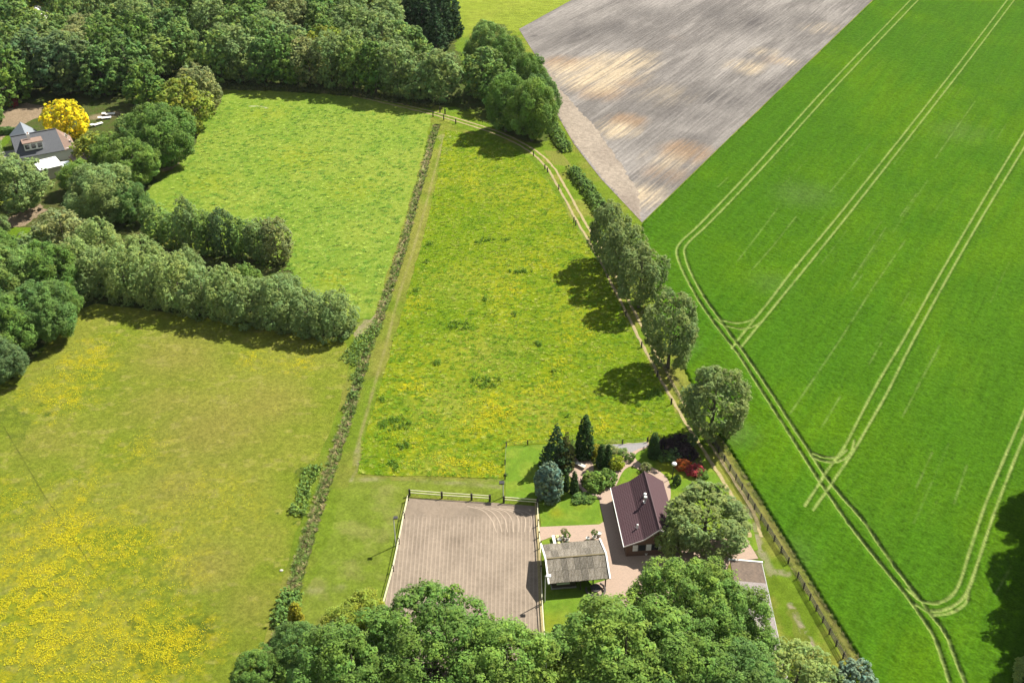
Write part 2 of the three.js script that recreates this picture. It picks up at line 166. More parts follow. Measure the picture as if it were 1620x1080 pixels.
field({
  name: 'buttercup_meadow', y: 0.04, ppm: 9, bump: 0.16, bumpTile: 5, poly: meadowPoly,
  masks: {
    yel: (m) => yellowBlobs(m, buttercupsLeft),
    green: (m) => { m.fill([[-52.85, -101.69], [-42.2, -102.83], [-41.2, -96.76], [-47.26, -92.59], [-51.5, -95.7]], 0.8, 2.5); m.fill([[-90.08, -150.52], [-87.1, -151.44], [-83.41, -146.04], [-83.08, -140.89], [-86.94, -142.58]], 0.5, 2); for (const [x, z, R] of [[-83.19, -151.44, 1], [-81.09, -148.71, 1.2], [-36.28, -123.6, 0.4], [-35.54, -122.19, 0.4], [-36.17, -121.35, 0.35], [-42.64, -102.83, 0.5], [-41.54, -100.02, 0.6], [-44.41, -101.13, 1]]) m.dot(x, z, R, 0.9, 0.2); m.fill([[-35, -133.6], [-32.98, -135.18], [-31.56, -131.28], [-31.8, -123.18], [-33.7, -121.07]], 0.8, 0.8); },
    line: (m) => m.line([[-87.42, -145.17], [-81.38, -137.27], [-73.98, -127.51], [-68.03, -120.38], [-62.26, -113.09], [-59.41, -109.95]], 0.16, 0.8, 0.2, 0, 0.7),
    olive: (m) => { for (const [x, z, R, s] of [[-63.26, -167.2, 16, 0.8], [-51.92, -144.3, 17, 0.9], [-62.53, -151.44, 12, 0.6], [-43.55, -151.44, 12, 0.7], [-44.31, -111.83, 8, 0.7], [-36.39, -104.56, 8, 0.6], [-79.88, -140.89, 9, 0.5], [-53.57, -129.75, 9, 0.6]]) m.dot(x, z, R, s, 0); },
  },
  paint: (x, z, m, o, r) => {
    const n = fbm(x * 0.07, z * 0.07, 21), n2 = fbm(x * 0.55, z * 0.8, 23, 4), n3 = fbm(x * 2.3, z * 2.3, 29, 2);
    set3(o, [0.175, 0.198, 0.028]); mix3(o, [0.142, 0.185, 0.018], sst(0.4, 0.65, n)); mix3(o, [0.205, 0.178, 0.046], 0.75 * m('olive')); mix3(o, [0.26, 0.245, 0.075], 0.5 * sst(0.55, 0.8, n2));
    mul3(o, 0.72 + 0.56 * n3);
    mix3(o, [0.045, 0.085, 0.012], m('green') * sst(0.35, 0.6, n2) * 0.9);
    mix3(o, [0.29, 0.265, 0.012], 0.45 * m('yel') * sst(0.35, 0.6, n2)); const y = m('yel') * 0.75 + 0.14; if (y > 0.15 || n2 > 0.55) mix3(o, [0.36, 0.31, 0.008], sst(0.56 - 0.3 * y, 0.86 - 0.34 * y, n3 * 0.55 + r() * 0.45) * Math.min(1, y * 1.15));
    mix3(o, [0.06, 0.07, 0.015], m('line') * 0.8);
    mul3(o, 0.84 + 0.32 * r());
  },
});

// paddock behind the hedgerow
field({
  name: 'paddock', y: 0.04, ppm: 7, bump: 0.09, bumpTile: 5, poly: ragged([[-88.38, -299.76], [-72.68, -304.33], [-53.54, -300.77], [-36.44, -295.8], [-22.72, -286.23], [-22.63, -268.51], [-23.6, -244.94], [-24.73, -226], [-25.61, -207.72], [-26.77, -191.52], [-27.82, -179.37], [-31.33, -179.37], [-44.84, -192.8], [-48.57, -202.94], [-67.82, -212.08], [-82.91, -214.46], [-88.92, -237.79], [-85.94, -248.65], [-83.24, -260.28], [-85.53, -281.63]], 2, 0.6, 5),
  masks: { pale: (m) => { for (const [x, z, R, s] of [[-37.28, -195.4, 7, 0.6], [-55.39, -256.31, 14, 0.4], [-69.23, -286.23, 12, 0.3], [-38.46, -237.79, 12, 0.35], [-74.68, -241.33, 10, 0.4]]) m.dot(x, z, R, s, 0); }, white: (m) => m.line([[-74.82, -291.91], [-71.76, -291.91], [-69.68, -290.48]], 0.6, 0.7, 0.2, 0, 0.5) },
  paint: (x, z, m, o, r) => {
    const n = fbm(x * 0.06, z * 0.06, 31), n2 = fbm(x * 0.8, z * 1.3, 33, 4), n3 = fbm(x * 1.7, z * 1.7, 36, 2);
    set3(o, [0.15, 0.23, 0.028]); mix3(o, [0.19, 0.25, 0.035], sst(0.4, 0.7, n)); mix3(o, [0.23, 0.25, 0.015], m('pale')); mix3(o, [0.085, 0.17, 0.018], 0.6 * sst(0.54, 0.74, n2)); mix3(o, [0.22, 0.26, 0.06], 0.5 * sst(0.62, 0.8, n3));
    mul3(o, 0.68 + 0.34 * n3); mix3(o, [0.35, 0.34, 0.25], m('white')); mul3(o, 0.87 + 0.26 * r());
  },
});

// the middle meadow
const buttercupsMid = [[5.48, -203.49, 3, 0.6], [6.79, -200.74, 3, 0.7], [0.66, -191.52, 3.5, 0.5], [1.28, -185.3, 3, 0.4], [10.98, -172.59, 3, 0.7], [14.77, -174.81, 2, 0.8], [8.84, -164.09, 3, 0.8], [-5.13, -185.3, 5, 0.3], [-18.23, -156.15, 2.5, 0.9], [-15.89, -155.19, 2, 0.8], [-14.79, -198.04, 5, 0.3], [6.87, -157.11, 4, 0.7], [-2.22, -149.61, 3.5, 0.9], [-5.49, -147.81, 4, 0.6], [-14.23, -146.93, 4, 0.5], [-7.06, -145.17, 3, 0.7], [14.66, -145.17, 2.5, 0.9], [7.51, -142.58, 3, 0.6], [-8.82, -135.18, 3, 0.9], [-11.5, -136.78, 4, 0.5], [-17.77, -136.78, 3, 0.7], [-16.51, -140.89, 3, 0.6], [-4.13, -134.39, 3, 0.8], [-1.11, -149.61, 1.5, 1], [21.89, -146.93, 3, 0.5], [2.13, -140.89, 3, 0.6], [17.9, -167.2, 3, 0.4], [-19.23, -185.3, 3, 0.5], [-10.11, -241.33, 2, 0.6], [-9.84, -232.62, 2, 0.5], [-14.81, -226, 4, 0.2], [-5.58, -151.44, 4, 0.5], [-20.39, -142.58, 2, 0.5]];
const nettles = [[-10.17, -176.84, 1.5, 2.5], [-4.6, -158.08, 1.9, 2.2], [2.02, -198.04, 1.2, 3.5], [-20.14, -145.69, 1.9, 2.2], [-18.04, -140.06, 1.3, 1.3], [-23.13, -152.74, 0.9, 1.1], [-5.65, -212.08, 1, 2.5], [-18.22, -209.74, 0.9, 1.5], [-18.42, -202.11, 0.8, 1.5], [-19.59, -190.25, 0.8, 1.4], [-14.14, -164.09, 1, 1.3], [4.84, -170.41, 1, 1.5], [-5.41, -186.52, 0.8, 1.3], [0.63, -181, 0.7, 1.4], [25.43, -154.24, 1.6, 1.3], [-7.73, -210.61, 0.7, 1.6], [-1.41, -212.08, 0.8, 1.8], [-19.71, -135.18, 1.0, 1.1], [9.89, -147.81, 0.5, 1], [22.33, -151.44, 0.7, 0.8], [7.56, -161.05, 0.8, 1.2], [-19.12, -134.39, 0.8, 0.8]];
const midPoly = ragged([[-18.21, -274.51], [-8.51, -271.06], [0, -263.52], [4.56, -256.31], [8.16, -244.21], [11.98, -229.28], [15.62, -213.56], [19.49, -198.04], [22.19, -182.42], [25.07, -167.2], [27.42, -154.81], [29.7, -143.95], [26.67, -141.23], [18.61, -140.56], [6.38, -140.56], [-1.06, -140.06], [-1.12, -131.74], [-11.25, -132.2], [-21.51, -132.51], [-25.03, -132.82], [-25.03, -140.89], [-24.37, -149.61], [-23.33, -164.09], [-21.8, -185.3], [-19.88, -213.56], [-18.67, -241.33]], 2, 0.4, 7);
field({
  name: 'wildflower_meadow', y: 0.04, ppm: 11, bump: 0.1, bumpTile: 4, poly: midPoly,
  masks: { yel: (m) => yellowBlobs(m, buttercupsMid), dark: (m) => { for (const [x, z, R, s] of nettles) { m.dot(x, z, R * 0.9, 0.6, 0); m.dot(x - R * s * 0.5, z, R * 0.7, 0.5, 0); m.dot(x + R * s * 0.5, z, R * 0.7, 0.5, 0); } }, pale: (m) => { for (const [x, z, R, s] of [[-4.77, -167.2, 13, 0.45], [-12.28, -151.44, 12, 0.6], [4.43, -149.61, 10, 0.4], [-11.87, -192.8, 12, 0.35], [-12.4, -134.39, 8, 0.5], [-4.62, -237.79, 10, 0.2]]) m.dot(x, z, R, s, 0); }, white: (m) => { for (const [x, z, R, s] of [[-16.1, -269.78, 1.6, 0.5], [-16.89, -261.89, 1.6, 0.5], [-14.1, -266.41, 1.5, 0.4], [-20.61, -131.74, 1, 0.8], [-4.08, -131.58, 2, 0.2]]) m.dot(x, z, R, s, 0); } },
  paint: (x, z, m, o, r) => {
    const n = fbm(x * 0.08, z * 0.06, 41), n2 = fbm(x * 0.55, z * 0.9, 43, 4), n3 = fbm(x * 1.5, z * 1.9, 46, 3);
    set3(o, [0.13, 0.205, 0.008]); mix3(o, [0.19, 0.235, 0.012], sst(0.38, 0.66, n)); mix3(o, [0.26, 0.265, 0.055], 0.8 * m('pale')); mix3(o, [0.11, 0.19, 0.008], 0.7 * sst(0.54, 0.72, n2)); mix3(o, [0.25, 0.26, 0.05], 0.35 * sst(0.58, 0.76, n3));
    mul3(o, 0.63 + 0.36 * n3);
    const y = m('yel') * 0.92 + 0.16 * sst(0.4, 0.65, n); mix3(o, [0.3, 0.29, 0.008], 0.55 * m('yel') * sst(0.3, 0.6, fbm(x * 0.7, z * 1.1, 49, 3))); mix3(o, [0.38, 0.33, 0.006], sst(0.6 - 0.3 * y, 0.88 - 0.34 * y, n3 * 0.6 + r() * 0.4) * Math.min(1, y * 1.2));
    mix3(o, [0.06, 0.13, 0.012], 0.8 * m('dark') * sst(0.38, 0.6, n3)); mix3(o, [0.32, 0.31, 0.23], m('white') * sst(0.45, 0.6, n3));
    mul3(o, 0.82 + 0.36 * r());
  },
});

// the sandy farm track with its two ruts and the verges
field({
  name: 'track_verge', y: 0.03, ppm: 9, bump: 0.15, bumpTile: 5,
  poly: [[-30.85, -294.33], [-19.63, -288.11], [-8.76, -281.63], [3.36, -266.41], [11.65, -263.52], [15.26, -251.67], [17.69, -237.79], [22.04, -219.65], [29.29, -219.65], [30.31, -204.89], [32.66, -190.25], [35.22, -171.49], [36.29, -151.44], [35.96, -142.58], [38.61, -133.6], [41.49, -120.38], [44.34, -108.12], [47.28, -95.7], [48.2, -90.09], [35.13, -90.09], [35.95, -104.56], [36.51, -117], [34.86, -126.78], [31.59, -138.41], [27.92, -151.44], [24.47, -167.2], [21.5, -181.71], [18.15, -198.04], [13.7, -218.11], [10.65, -234.33], [7.12, -246.78], [3.26, -256.31], [-5.05, -267.67], [-19.28, -281.63], [-30.49, -290]],
  masks: { edge: (m) => m.line([[34.13, -142.58], [36.17, -134.39], [38.35, -126.78], [40.72, -116.74], [43.02, -106.32], [44.86, -99.46], [46.98, -91.58]], 0.9, 0.8, 0.3, 0, 0.3).line([[26.14, -187.76], [27.57, -179.37], [29.09, -161.05], [30.32, -157.11]], 0.6, 0.8, 0.2, 0, 0.2).line([[10.71, -300.77], [12.93, -262.3], [15.03, -246.78], [18.81, -230.94], [20.51, -222.79]], 0.5, 0.7, 0.3), dryp: (m) => m.fill([[8.59, -261.09], [14.06, -261.49], [15.26, -251.67], [10.92, -251.67]], 0.9, 0.8).fill([[38.73, -105.14], [39.99, -103.98], [41.12, -94.65], [43.42, -90.58], [39.33, -90.58]], 0.5, 1).line([[43.68, -113.09], [45.27, -104.56], [46.58, -97.83], [47.13, -93.61]], 0.5, 0.6, 0.2, 0, 0.5), bare: (m) => m.line([[39.28, -104.79], [39.88, -101.13], [40.6, -97.83], [41.08, -95.17]], 0.75, 1, 0.2, 0, 0.5).line([[38.46, -111.2], [40.03, -110.82]], 0.9, 0.7, 0.2).line([[36.76, -124.6], [36.89, -119.02], [37.24, -114.38], [37.83, -110.82]], 1.1, 0.8, 0.2, 0, 0.4) },
  paint: (x, z, m, o, r) => {
    const n = fbm(x * 0.2, z * 0.2, 51), n2 = fbm(x * 0.9, z * 0.9, 53, 3);
    set3(o, [0.11, 0.175, 0.014]); mix3(o, [0.18, 0.195, 0.035], sst(0.45, 0.7, n)); mul3(o, 0.7 + 0.6 * n2);
    mix3(o, [0.2, 0.18, 0.06], m('edge') * 0.8); mix3(o, [0.17, 0.17, 0.04], m('dryp') * 0.8); mix3(o, [0.27, 0.235, 0.165], m('bare') * sst(0.3, 0.5, n2)); mul3(o, 0.82 + 0.36 * r());
  },
});
function ribbon(p, w, y, off, seed, jitter = 0.12) {
  const pos = [], idx = [], uv = []; let d = 0;
  for (let i = 0; i < p.length; i++) { const a = p[Math.max(0, i - 1)], b = p[Math.min(p.length - 1, i + 1)], l = Math.hypot(b[0] - a[0], b[1] - a[1]), nx = -(b[1] - a[1]) / l, nz = (b[0] - a[0]) / l, j = (vn(i * 0.7, seed * 3.1, seed) - 0.5) * jitter * 2; if (i) d += Math.hypot(p[i][0] - p[i - 1][0], p[i][1] - p[i - 1][1]); for (const s of [-1, 1]) { const ww = off + s * w * 0.5 * (0.75 + 0.5 * vn(i * 0.9, s * 3 + seed, 5)) + j; pos.push(p[i][0] + nx * ww, y, p[i][1] + nz * ww); uv.push((s + 1) * 0.5 * w / 2, d / 2); } if (i) { const A = i * 2; idx.push(A - 2, A - 1, A, A, A - 1, A + 1); } }
  const g = new THREE.BufferGeometry(); g.setAttribute('position', new THREE.Float32BufferAttribute(pos, 3)); g.setAttribute('uv', new THREE.Float32BufferAttribute(uv, 2)); g.setIndex(idx); g.computeVertexNormals(); const nn = g.attributes.normal; for (let i = 0; i < nn.count; i++) nn.setXYZ(i, 0, 1, 0); return g;
}
const sandMap = wear([0.17, 0.145, 0.06], [0.32, 0.26, 0.135], 256, 8, 3);
const sandMat = new THREE.MeshStandardMaterial({ map: sandMap, roughness: 1 });
const rutPath = smooth(track, 3);
for (const s of [-0.85, 0.85]) structure('track_rut', ribbon(rutPath, 0.58, 0.07, s, s > 0 ? 2 : 3), sandMat, s > 0 ? 'pale sandy wheel rut on the wheat side of the track' : 'pale sandy wheel rut on the meadow side of the track');

// ploughed field
const PLOUGH = 0.555;
const ploughPoly = [[2.36, -361.6], [22.19, -396.03], [83.66, -513.33], [199.04, -513.33], [132.22, -396.03], [93.37, -329.5], [59.68, -271.91], [29.96, -220.59], [26.73, -230.27], [21.98, -244.21], [16.39, -265.17], [12.75, -285.3], [11.6, -305.87], [8, -332.44]];
{
  const a = [29.96, -220.59], b = [132.22, -396.03], px = Math.sin(PLOUGH), pz = -Math.cos(PLOUGH);
  field({
    name: 'ploughed_field', y: 0.05, ppm: 6, bump: 0.25, poly: ploughPoly, frame: [-2, -440, 150, -216], heights: true, rough: 1,
    masks: {
      cream: (m) => { for (const [x, z, R, s] of [[23.01, -315.42, 13, 1], [29.17, -320.94, 14, 1], [18.47, -320.94, 10, 0.8], [35.71, -328.92, 12, 0.9], [25.43, -308.48, 10, 0.7], [41.26, -334.82, 9, 0.6], [28.38, -274.95, 8, 0.8], [81.21, -338.45, 7, 0.5], [86.29, -328.92, 6, 0.6], [72.67, -324.89, 9, 0.7], [40.49, -254.36, 9, 0.6], [105.19, -362.28, 10, 0.5], [31.95, -234.33, 10, 0.7], [44.31, -300.77, 14, 0.4]]) m.dot(x, z, R * 1.6, s, 0); },
      rust: (m) => { for (const [x, z, R, s] of [[16.81, -327.76, 9, 0.9], [23.8, -328.92, 8, 0.6], [26.02, -303.3, 10, 0.8], [21.52, -305.87, 8, 0.7], [34.14, -311.12, 8, 0.6], [31.9, -281.63, 7, 1], [45.33, -260.28, 9, 0.9], [37.98, -246.78, 8, 0.7], [82.68, -330.67, 7, 0.5], [54.55, -352.3, 6, 0.3]]) m.dot(x, z, R * 1.5, s, 0); },
      dark: (m) => { for (const [x, z, R, s] of [[12.68, -355.58, 16, 0.7], [23.43, -358.9, 20, 0.8], [36.49, -362.28, 20, 0.8], [48.74, -376.34, 20, 0.7], [82.86, -369.2, 24, 1], [73.7, -380, 18, 0.8], [35.68, -270.63, 18, 0.6], [58.69, -298.27, 20, 1], [49.7, -286.23, 18, 0.8], [46.78, -305.87, 14, 0.4], [76.72, -305.87, 10, 0.9], [98.9, -372.75, 14, 0.6], [7.59, -354.26, 4, 1], [46.44, -268.51, 12, 0.6]]) m.dot(x, z, R, s, 0); },
      head: (m) => m.fill([[12.06, -320.94], [14.03, -305.87], [22.5, -277.15], [28.11, -251.67], [30.6, -236.05], [29.96, -220.59], [23.34, -241.33], [15.29, -270.63], [11.3, -295.8]], 1, 0.7),
      rim: (m) => m.line([[11.45, -300.77], [12.97, -281.63], [16.91, -262.3], [22.56, -241.33]], 0.6, 0.8, 0.3),
    },
    paint: (x, z, m, o, r) => {
      const head = m('head'), wb = 0.6 * (fbm(x * 0.03, z * 0.03, 64, 2) - 0.5), u = x * px + z * pz, v = -x * pz + z * px + wb;
      const hx = -0.5 * u + 0.866 * v;
      const st = fbm(u * 0.03, v * 1.1, 61, 4), st2 = fbm(u * 0.18, v * 2.6, 66, 3), n = fbm(x * 0.05, z * 0.05, 68), g = fbm(x * 1.4, z * 1.4, 69, 3), big = fbm(u * 0.025, v * 0.12, 71, 3);
      const fil = fbm(u * 0.25, v * 4.5, 77, 3), brk = fbm(u * 0.05, v * 0.3, 75, 4);
      const lines = fbm(u * 0.08, v * 2.2, 72, 3);
      set3(o, [0.118, 0.109, 0.104]); mix3(o, [0.19, 0.176, 0.166], sst(0.38, 0.64, big * 0.4 + brk * 0.35 + lines * 0.25)); mix3(o, [0.06, 0.056, 0.056], 0.85 * m('dark') * sst(0.3, 0.62, brk * 0.5 + lines * 0.5));
      mix3(o, [0.2, 0.135, 0.085], 0.75 * sst(0.12, 0.8, m('rust') * (1.7 * (0.5 * brk + 0.5 * lines) - 0.05)));
      mix3(o, [0.33, 0.27, 0.19], 0.92 * sst(0.14, 0.9, m('cream') * (2.2 * (0.5 * fbm(u * 0.07, v * 0.4, 79, 4) + 0.5 * lines) - 0.25)));
      mul3(o, 1 + 0.07 * Math.sin(v * 4.2 + st2 * 2.5) * sst(0.35, 0.6, st));
      let hgt = 0.5 + 0.3 * Math.sin(v * 6.3 + 2 * st2) * st + 0.4 * (fil - 0.5) + 0.35 * (g - 0.5);
      mul3(o, 0.5 + 0.25 * st + 0.46 * fil + 0.3 * g);
      if (head) { set3(o, [0.18, 0.15, 0.125]); mix3(o, [0.23, 0.195, 0.16], sst(0.4, 0.7, n)); mul3(o, 0.72 + 0.55 * g); hgt = 0.5 + 0.5 * (g - 0.5); }
      mix3(o, [0.11, 0.085, 0.06], m('rim') * 0.7 * g * 1.5);
      mul3(o, 0.85 + 0.3 * r()); return hgt;
    },
  });
}

// wheat with tramlines
const wheatPoly = [...[[64.83, -86.71], [48.82, -86.71], [47.88, -88.43], [46.41, -94.65], [43.77, -105.73], [41.36, -116.6], [38.93, -127.22], [36.5, -137.59], [34.45, -145.34], [32.45, -156.72], [30.47, -170.41], [29.1, -184.09], [28.36, -196.71], [28.25, -207.72], [29.58, -219.65], [59.61, -271.49], [93.57, -329.5], [132.45, -396.03]], [165, -440], [190, -440], [190, -60]];
const tram = [
  [[148.72, -400.01], [90.7, -301.78], [60.48, -248.65], [42.4, -218.11], [38.07, -211.49], [36.32, -207.72], [35.92, -203.49], [36.39, -196.71], [37.6, -188.25], [39.67, -178.21], [41.2, -172.37], [42.19, -168.9], [44.83, -155.19], [47.23, -142.58], [48.28, -136.78], [49.03, -132.82], [50.31, -126.78], [51.69, -120.66], [53.9, -113.09], [56.08, -105.97], [56.79, -102.83], [57.45, -98.92], [57.3, -94.86], [56.94, -90.58]],
  [[151.52, -400.01], [92.68, -300.77], [62.71, -248.65], [44.28, -218.11], [39.72, -211.2], [37.95, -207.43], [37.63, -202.94], [38.08, -195.4], [39.21, -187.76], [41.24, -178.67], [42.49, -172.81], [43.51, -168.9], [46.31, -155.19], [48.59, -142.92], [49.75, -137.27], [50.43, -133.13], [51.99, -127.51], [53.93, -121.77], [55.65, -113.35], [57.55, -106.08], [58.37, -102.83], [59.18, -99.46], [59.09, -95.17], [58.99, -90.58]],
];
const tramPlain = [
  [[184.15, -400.01], [131.78, -313.8], [95.88, -255.53], [72.55, -218.11], [59.44, -197.51], [52.41, -185.79], [47.65, -178.21], [43.48, -171.49], [41.83, -168.9]], [[186.72, -400.01], [134.07, -313.8], [98, -255.53], [74.71, -218.11], [61.72, -197.51], [54.74, -186.52], [49.18, -177.75], [45.87, -172.59], [43.47, -168.69]],
  [[147.34, -286.23], [125.29, -251.67], [104.14, -218.11], [88.35, -192.8], [75.3, -171.49], [66.54, -157.69], [60.66, -147.81], [55.41, -138.9], [50.98, -132.82], [48.23, -128.55], [45.79, -124.89]], [[150, -286.23], [127.7, -251.67], [106.16, -218.11], [90.33, -192.8], [75.97, -169.33], [66.75, -153.68], [61.36, -145.17], [56.73, -137.92], [51.85, -130.97], [49.22, -127.22], [46.84, -123.89]],
  [[90.64, -150.52], [82.13, -137.59], [74.18, -125.32], [68.06, -115.03], [63.98, -108.12], [62.34, -106.2], [60.73, -105.14], [59.37, -104.79], [58.06, -105.14], [57.18, -106.32], [56.47, -107.52]], [[91.94, -149.61], [83.92, -137.59], [74.56, -122.89], [69.42, -114.38], [65.04, -107.28], [63.52, -105.49], [61.53, -104.09], [59.53, -103.4], [57.84, -103.63], [56.81, -104.56]],
  [[48.89, -177.52], [46.98, -175.93], [44.76, -175.25], [42.11, -176.38], [40.28, -178.9]], [[48.49, -179.37], [46.07, -177.75], [43.54, -177.52], [41.24, -178.67]], [[57.73, -140.89], [56.03, -137.27], [53.49, -135.5], [50.97, -135.82], [49.54, -137.27]], [[55.81, -138.41], [53.78, -136.62], [51.69, -136.62], [50.14, -137.59]], [[65.04, -107.28], [64.11, -105.14], [62.26, -103.63], [60.22, -102.83], [58.43, -102.71]],
];
const tramFaint = [[[85.12, -217.19], [71.02, -193.57]], [[87.75, -211.2], [74.46, -190.25], [63.16, -171.49], [48.43, -148.17]], [[81.51, -169.33], [73.81, -157.11], [67.75, -147.28]], [[133.02, -294.33], [108.76, -255.14]], [[94.59, -264.35], [76.79, -235.36]], [[74.11, -196.18], [69.95, -189.5]], [[53.63, -243.85], [50.27, -238.49]], [[65.93, -222.79], [58.04, -209.16], [51.08, -198.04]], [[72.92, -111.83], [68.56, -106.32]], [[97.38, -234.33], [90.11, -222.79]], [[62.83, -227.63], [57.69, -218.11], [47.28, -199.38]], [[70.74, -170.41], [66.3, -163.06]], [[58.54, -153.3], [53.01, -144.3]], [[74.4, -134.39], [69.23, -125.32]], [[69.76, -137.59], [64.45, -129]]];
{
  const a = [59.44, -197.51], b = [181.62, -395.24], L = Math.hypot(b[0] - a[0], b[1] - a[1]), ux = (b[0] - a[0]) / L, uz = (b[1] - a[1]) / L;
  field({
    name: 'wheat_field', y: 0.06, ppm: 5.4, bump: 0.3, poly: wheatPoly, frame: [24, -440, 190, -62], heights: true, canopy: (b, hd, w, h, ppm) => {
      // the standing crop as a surface half a metre up, pressed down to the soil in the wheel ruts
      const zs = []; for (let z = -64; z > -436; z -= 0.24 + 0.3 * (-z - 64) / 370) zs.push(z);
      const at = new Map(), P = [], U = [], I = [], R = rng(19), row = zs.map(() => new Map());
      zs.forEach((z, j) => { const dx = 0.26 + 0.26 * (-z - 64) / 370, lim = Math.min(188, 40 - z * 0.43 + 20); let lo = 1e9; for (let x = 26; x < lim; x += dx) if (inside(wheatPoly, x, z)) { lo = x; break; } row[j] = { lo, dx, n: lo > 1e8 ? 0 : Math.floor((lim - lo) / dx), o: P.length / 3 }; for (let i = 0; i < row[j].n; i++) { const x = lo + i * dx + (R() - 0.5) * 0.08, pi = clamp(Math.floor((x - b[0]) * ppm), 0, w - 1), pj = clamp(Math.floor((z - b[1]) * ppm), 0, h - 1), q = hd[pj * w + pi]; P.push(x, i ? 0.06 + 0.62 * Math.max(0, q - 0.12) + 0.07 * (R() - 0.5) : 0.02, z); U.push((x - b[0]) / (b[2] - b[0]), (z - b[1]) / (b[3] - b[1])); } });
      for (let j = 0; j + 1 < zs.length; j++) { const A = row[j], B = row[j + 1]; if (!A.n || !B.n) continue; let i = 0, k = 0; while (i < A.n - 1 || k < B.n - 1) { const xa = A.lo + (i + 1) * A.dx, xb = B.lo + (k + 1) * B.dx; if (k >= B.n - 1 || (i < A.n - 1 && xa <= xb)) { I.push(A.o + i, A.o + i + 1, B.o + k); i++; } else { I.push(A.o + i, B.o + k + 1, B.o + k); k++; } } }
      const g = new THREE.BufferGeometry(); g.setAttribute('position', new THREE.Float32BufferAttribute(P, 3)); g.setAttribute('uv', new THREE.Float32BufferAttribute(U, 2)); g.setIndex(I); g.computeVertexNormals(); console.log('wheat tris', I.length / 3); return g;
    },
    masks: {
      rut: (m) => { for (const p of tram) m.line(smooth(p), 0.38, 1, 0.3, 0, 0.3); for (const p of tramPlain) m.line(smooth(p), 0.36, 1, 0.3, 0, 0.35); },
      deep: (m) => { for (const p of tram) m.line(smooth(p).slice(50), 0.55, 1, 0.35, 0.35); },
      faint: (m) => { for (const p of tramFaint) m.line(p, 0.3, 0.55, 0.2, 0, 0.8); const r = rng(8); for (let k = 0; k < 60; k++) { const q = 60 + 90 * r(), t = -60 - 330 * r(), l = 4 + 22 * r(); m.line([[q, t], [q + ux * l, t + uz * l]], 0.3, 0.12 + 0.2 * r(), 0.1, 0, 0.9); } },
      pale: (m) => { for (const [x, z, R, s] of [[116.51, -268.51, 14, 0.5], [100.84, -230.94, 10, 0.4], [75.39, -237.79, 14, 0.3], [111.84, -234.33, 8, 0.6], [88.69, -293.36, 9, 0.5], [31.73, -159.06, 6, 0.5], [39.71, -142.58, 6, 0.5], [81.92, -159.06, 14, 0.5], [60.76, -126.78, 10, 0.4], [94.41, -180.53, 14, 0.4], [49.45, -125.32, 6, 0.3]]) m.dot(x, z, R, s, 0); },
      dull: (m) => { for (const [x, z, R, s] of [[69.99, -234.33, 12, 0.6], [121.37, -272.78, 12, 0.5], [33.71, -169.33, 4, 0.9], [38.1, -142.58, 6, 0.9], [38.08, -159.06, 4, 0.5], [34.62, -185.3, 3, 0.8], [41.16, -114.38, 7, 0.4], [54.07, -192.8, 8, 0.4]]) m.dot(x, z, R, s, 0); },
    },
    paint: (x, z, m, o, r) => {
      const u = x * ux + z * uz, v = -x * uz + z * ux;
      const n = fbm(x * 0.035, z * 0.035, 81), row = fbm(u * 0.03, v * 0.45, 83, 3), row2 = fbm(u * 0.12, v * 1.5, 88, 3), g = fbm(x * 1.6, z * 1.6, 86, 3);
      set3(o, [0.034, 0.087, 0.004]); mix3(o, [0.05, 0.107, 0.003], sst(0.4, 0.7, n) * 0.8); mix3(o, [0.075, 0.14, 0.006], 0.7 * m('pale') * sst(0.3, 0.7, row)); mix3(o, [0.06, 0.1, 0.026], 0.7 * m('dull')); mix3(o, [0.031, 0.088, 0.004], 0.5 * sst(0.5, 0.75, row));
      mul3(o, 0.6 + 0.5 * g + 0.32 * row2);
      mix3(o, [0.13, 0.18, 0.05], m('faint') * (0.4 + 0.9 * g));
      const k = m('rut'); mix3(o, [0.165, 0.21, 0.06], Math.min(1, k * 0.95) * (0.75 + 0.4 * g));
      mul3(o, 0.74 + 0.52 * r());
      return clamp(0.75 + 0.3 * (g - 0.5) + 0.12 * (r() - 0.5) - 0.5 * k - 0.3 * m('deep'));
    },
  });
}

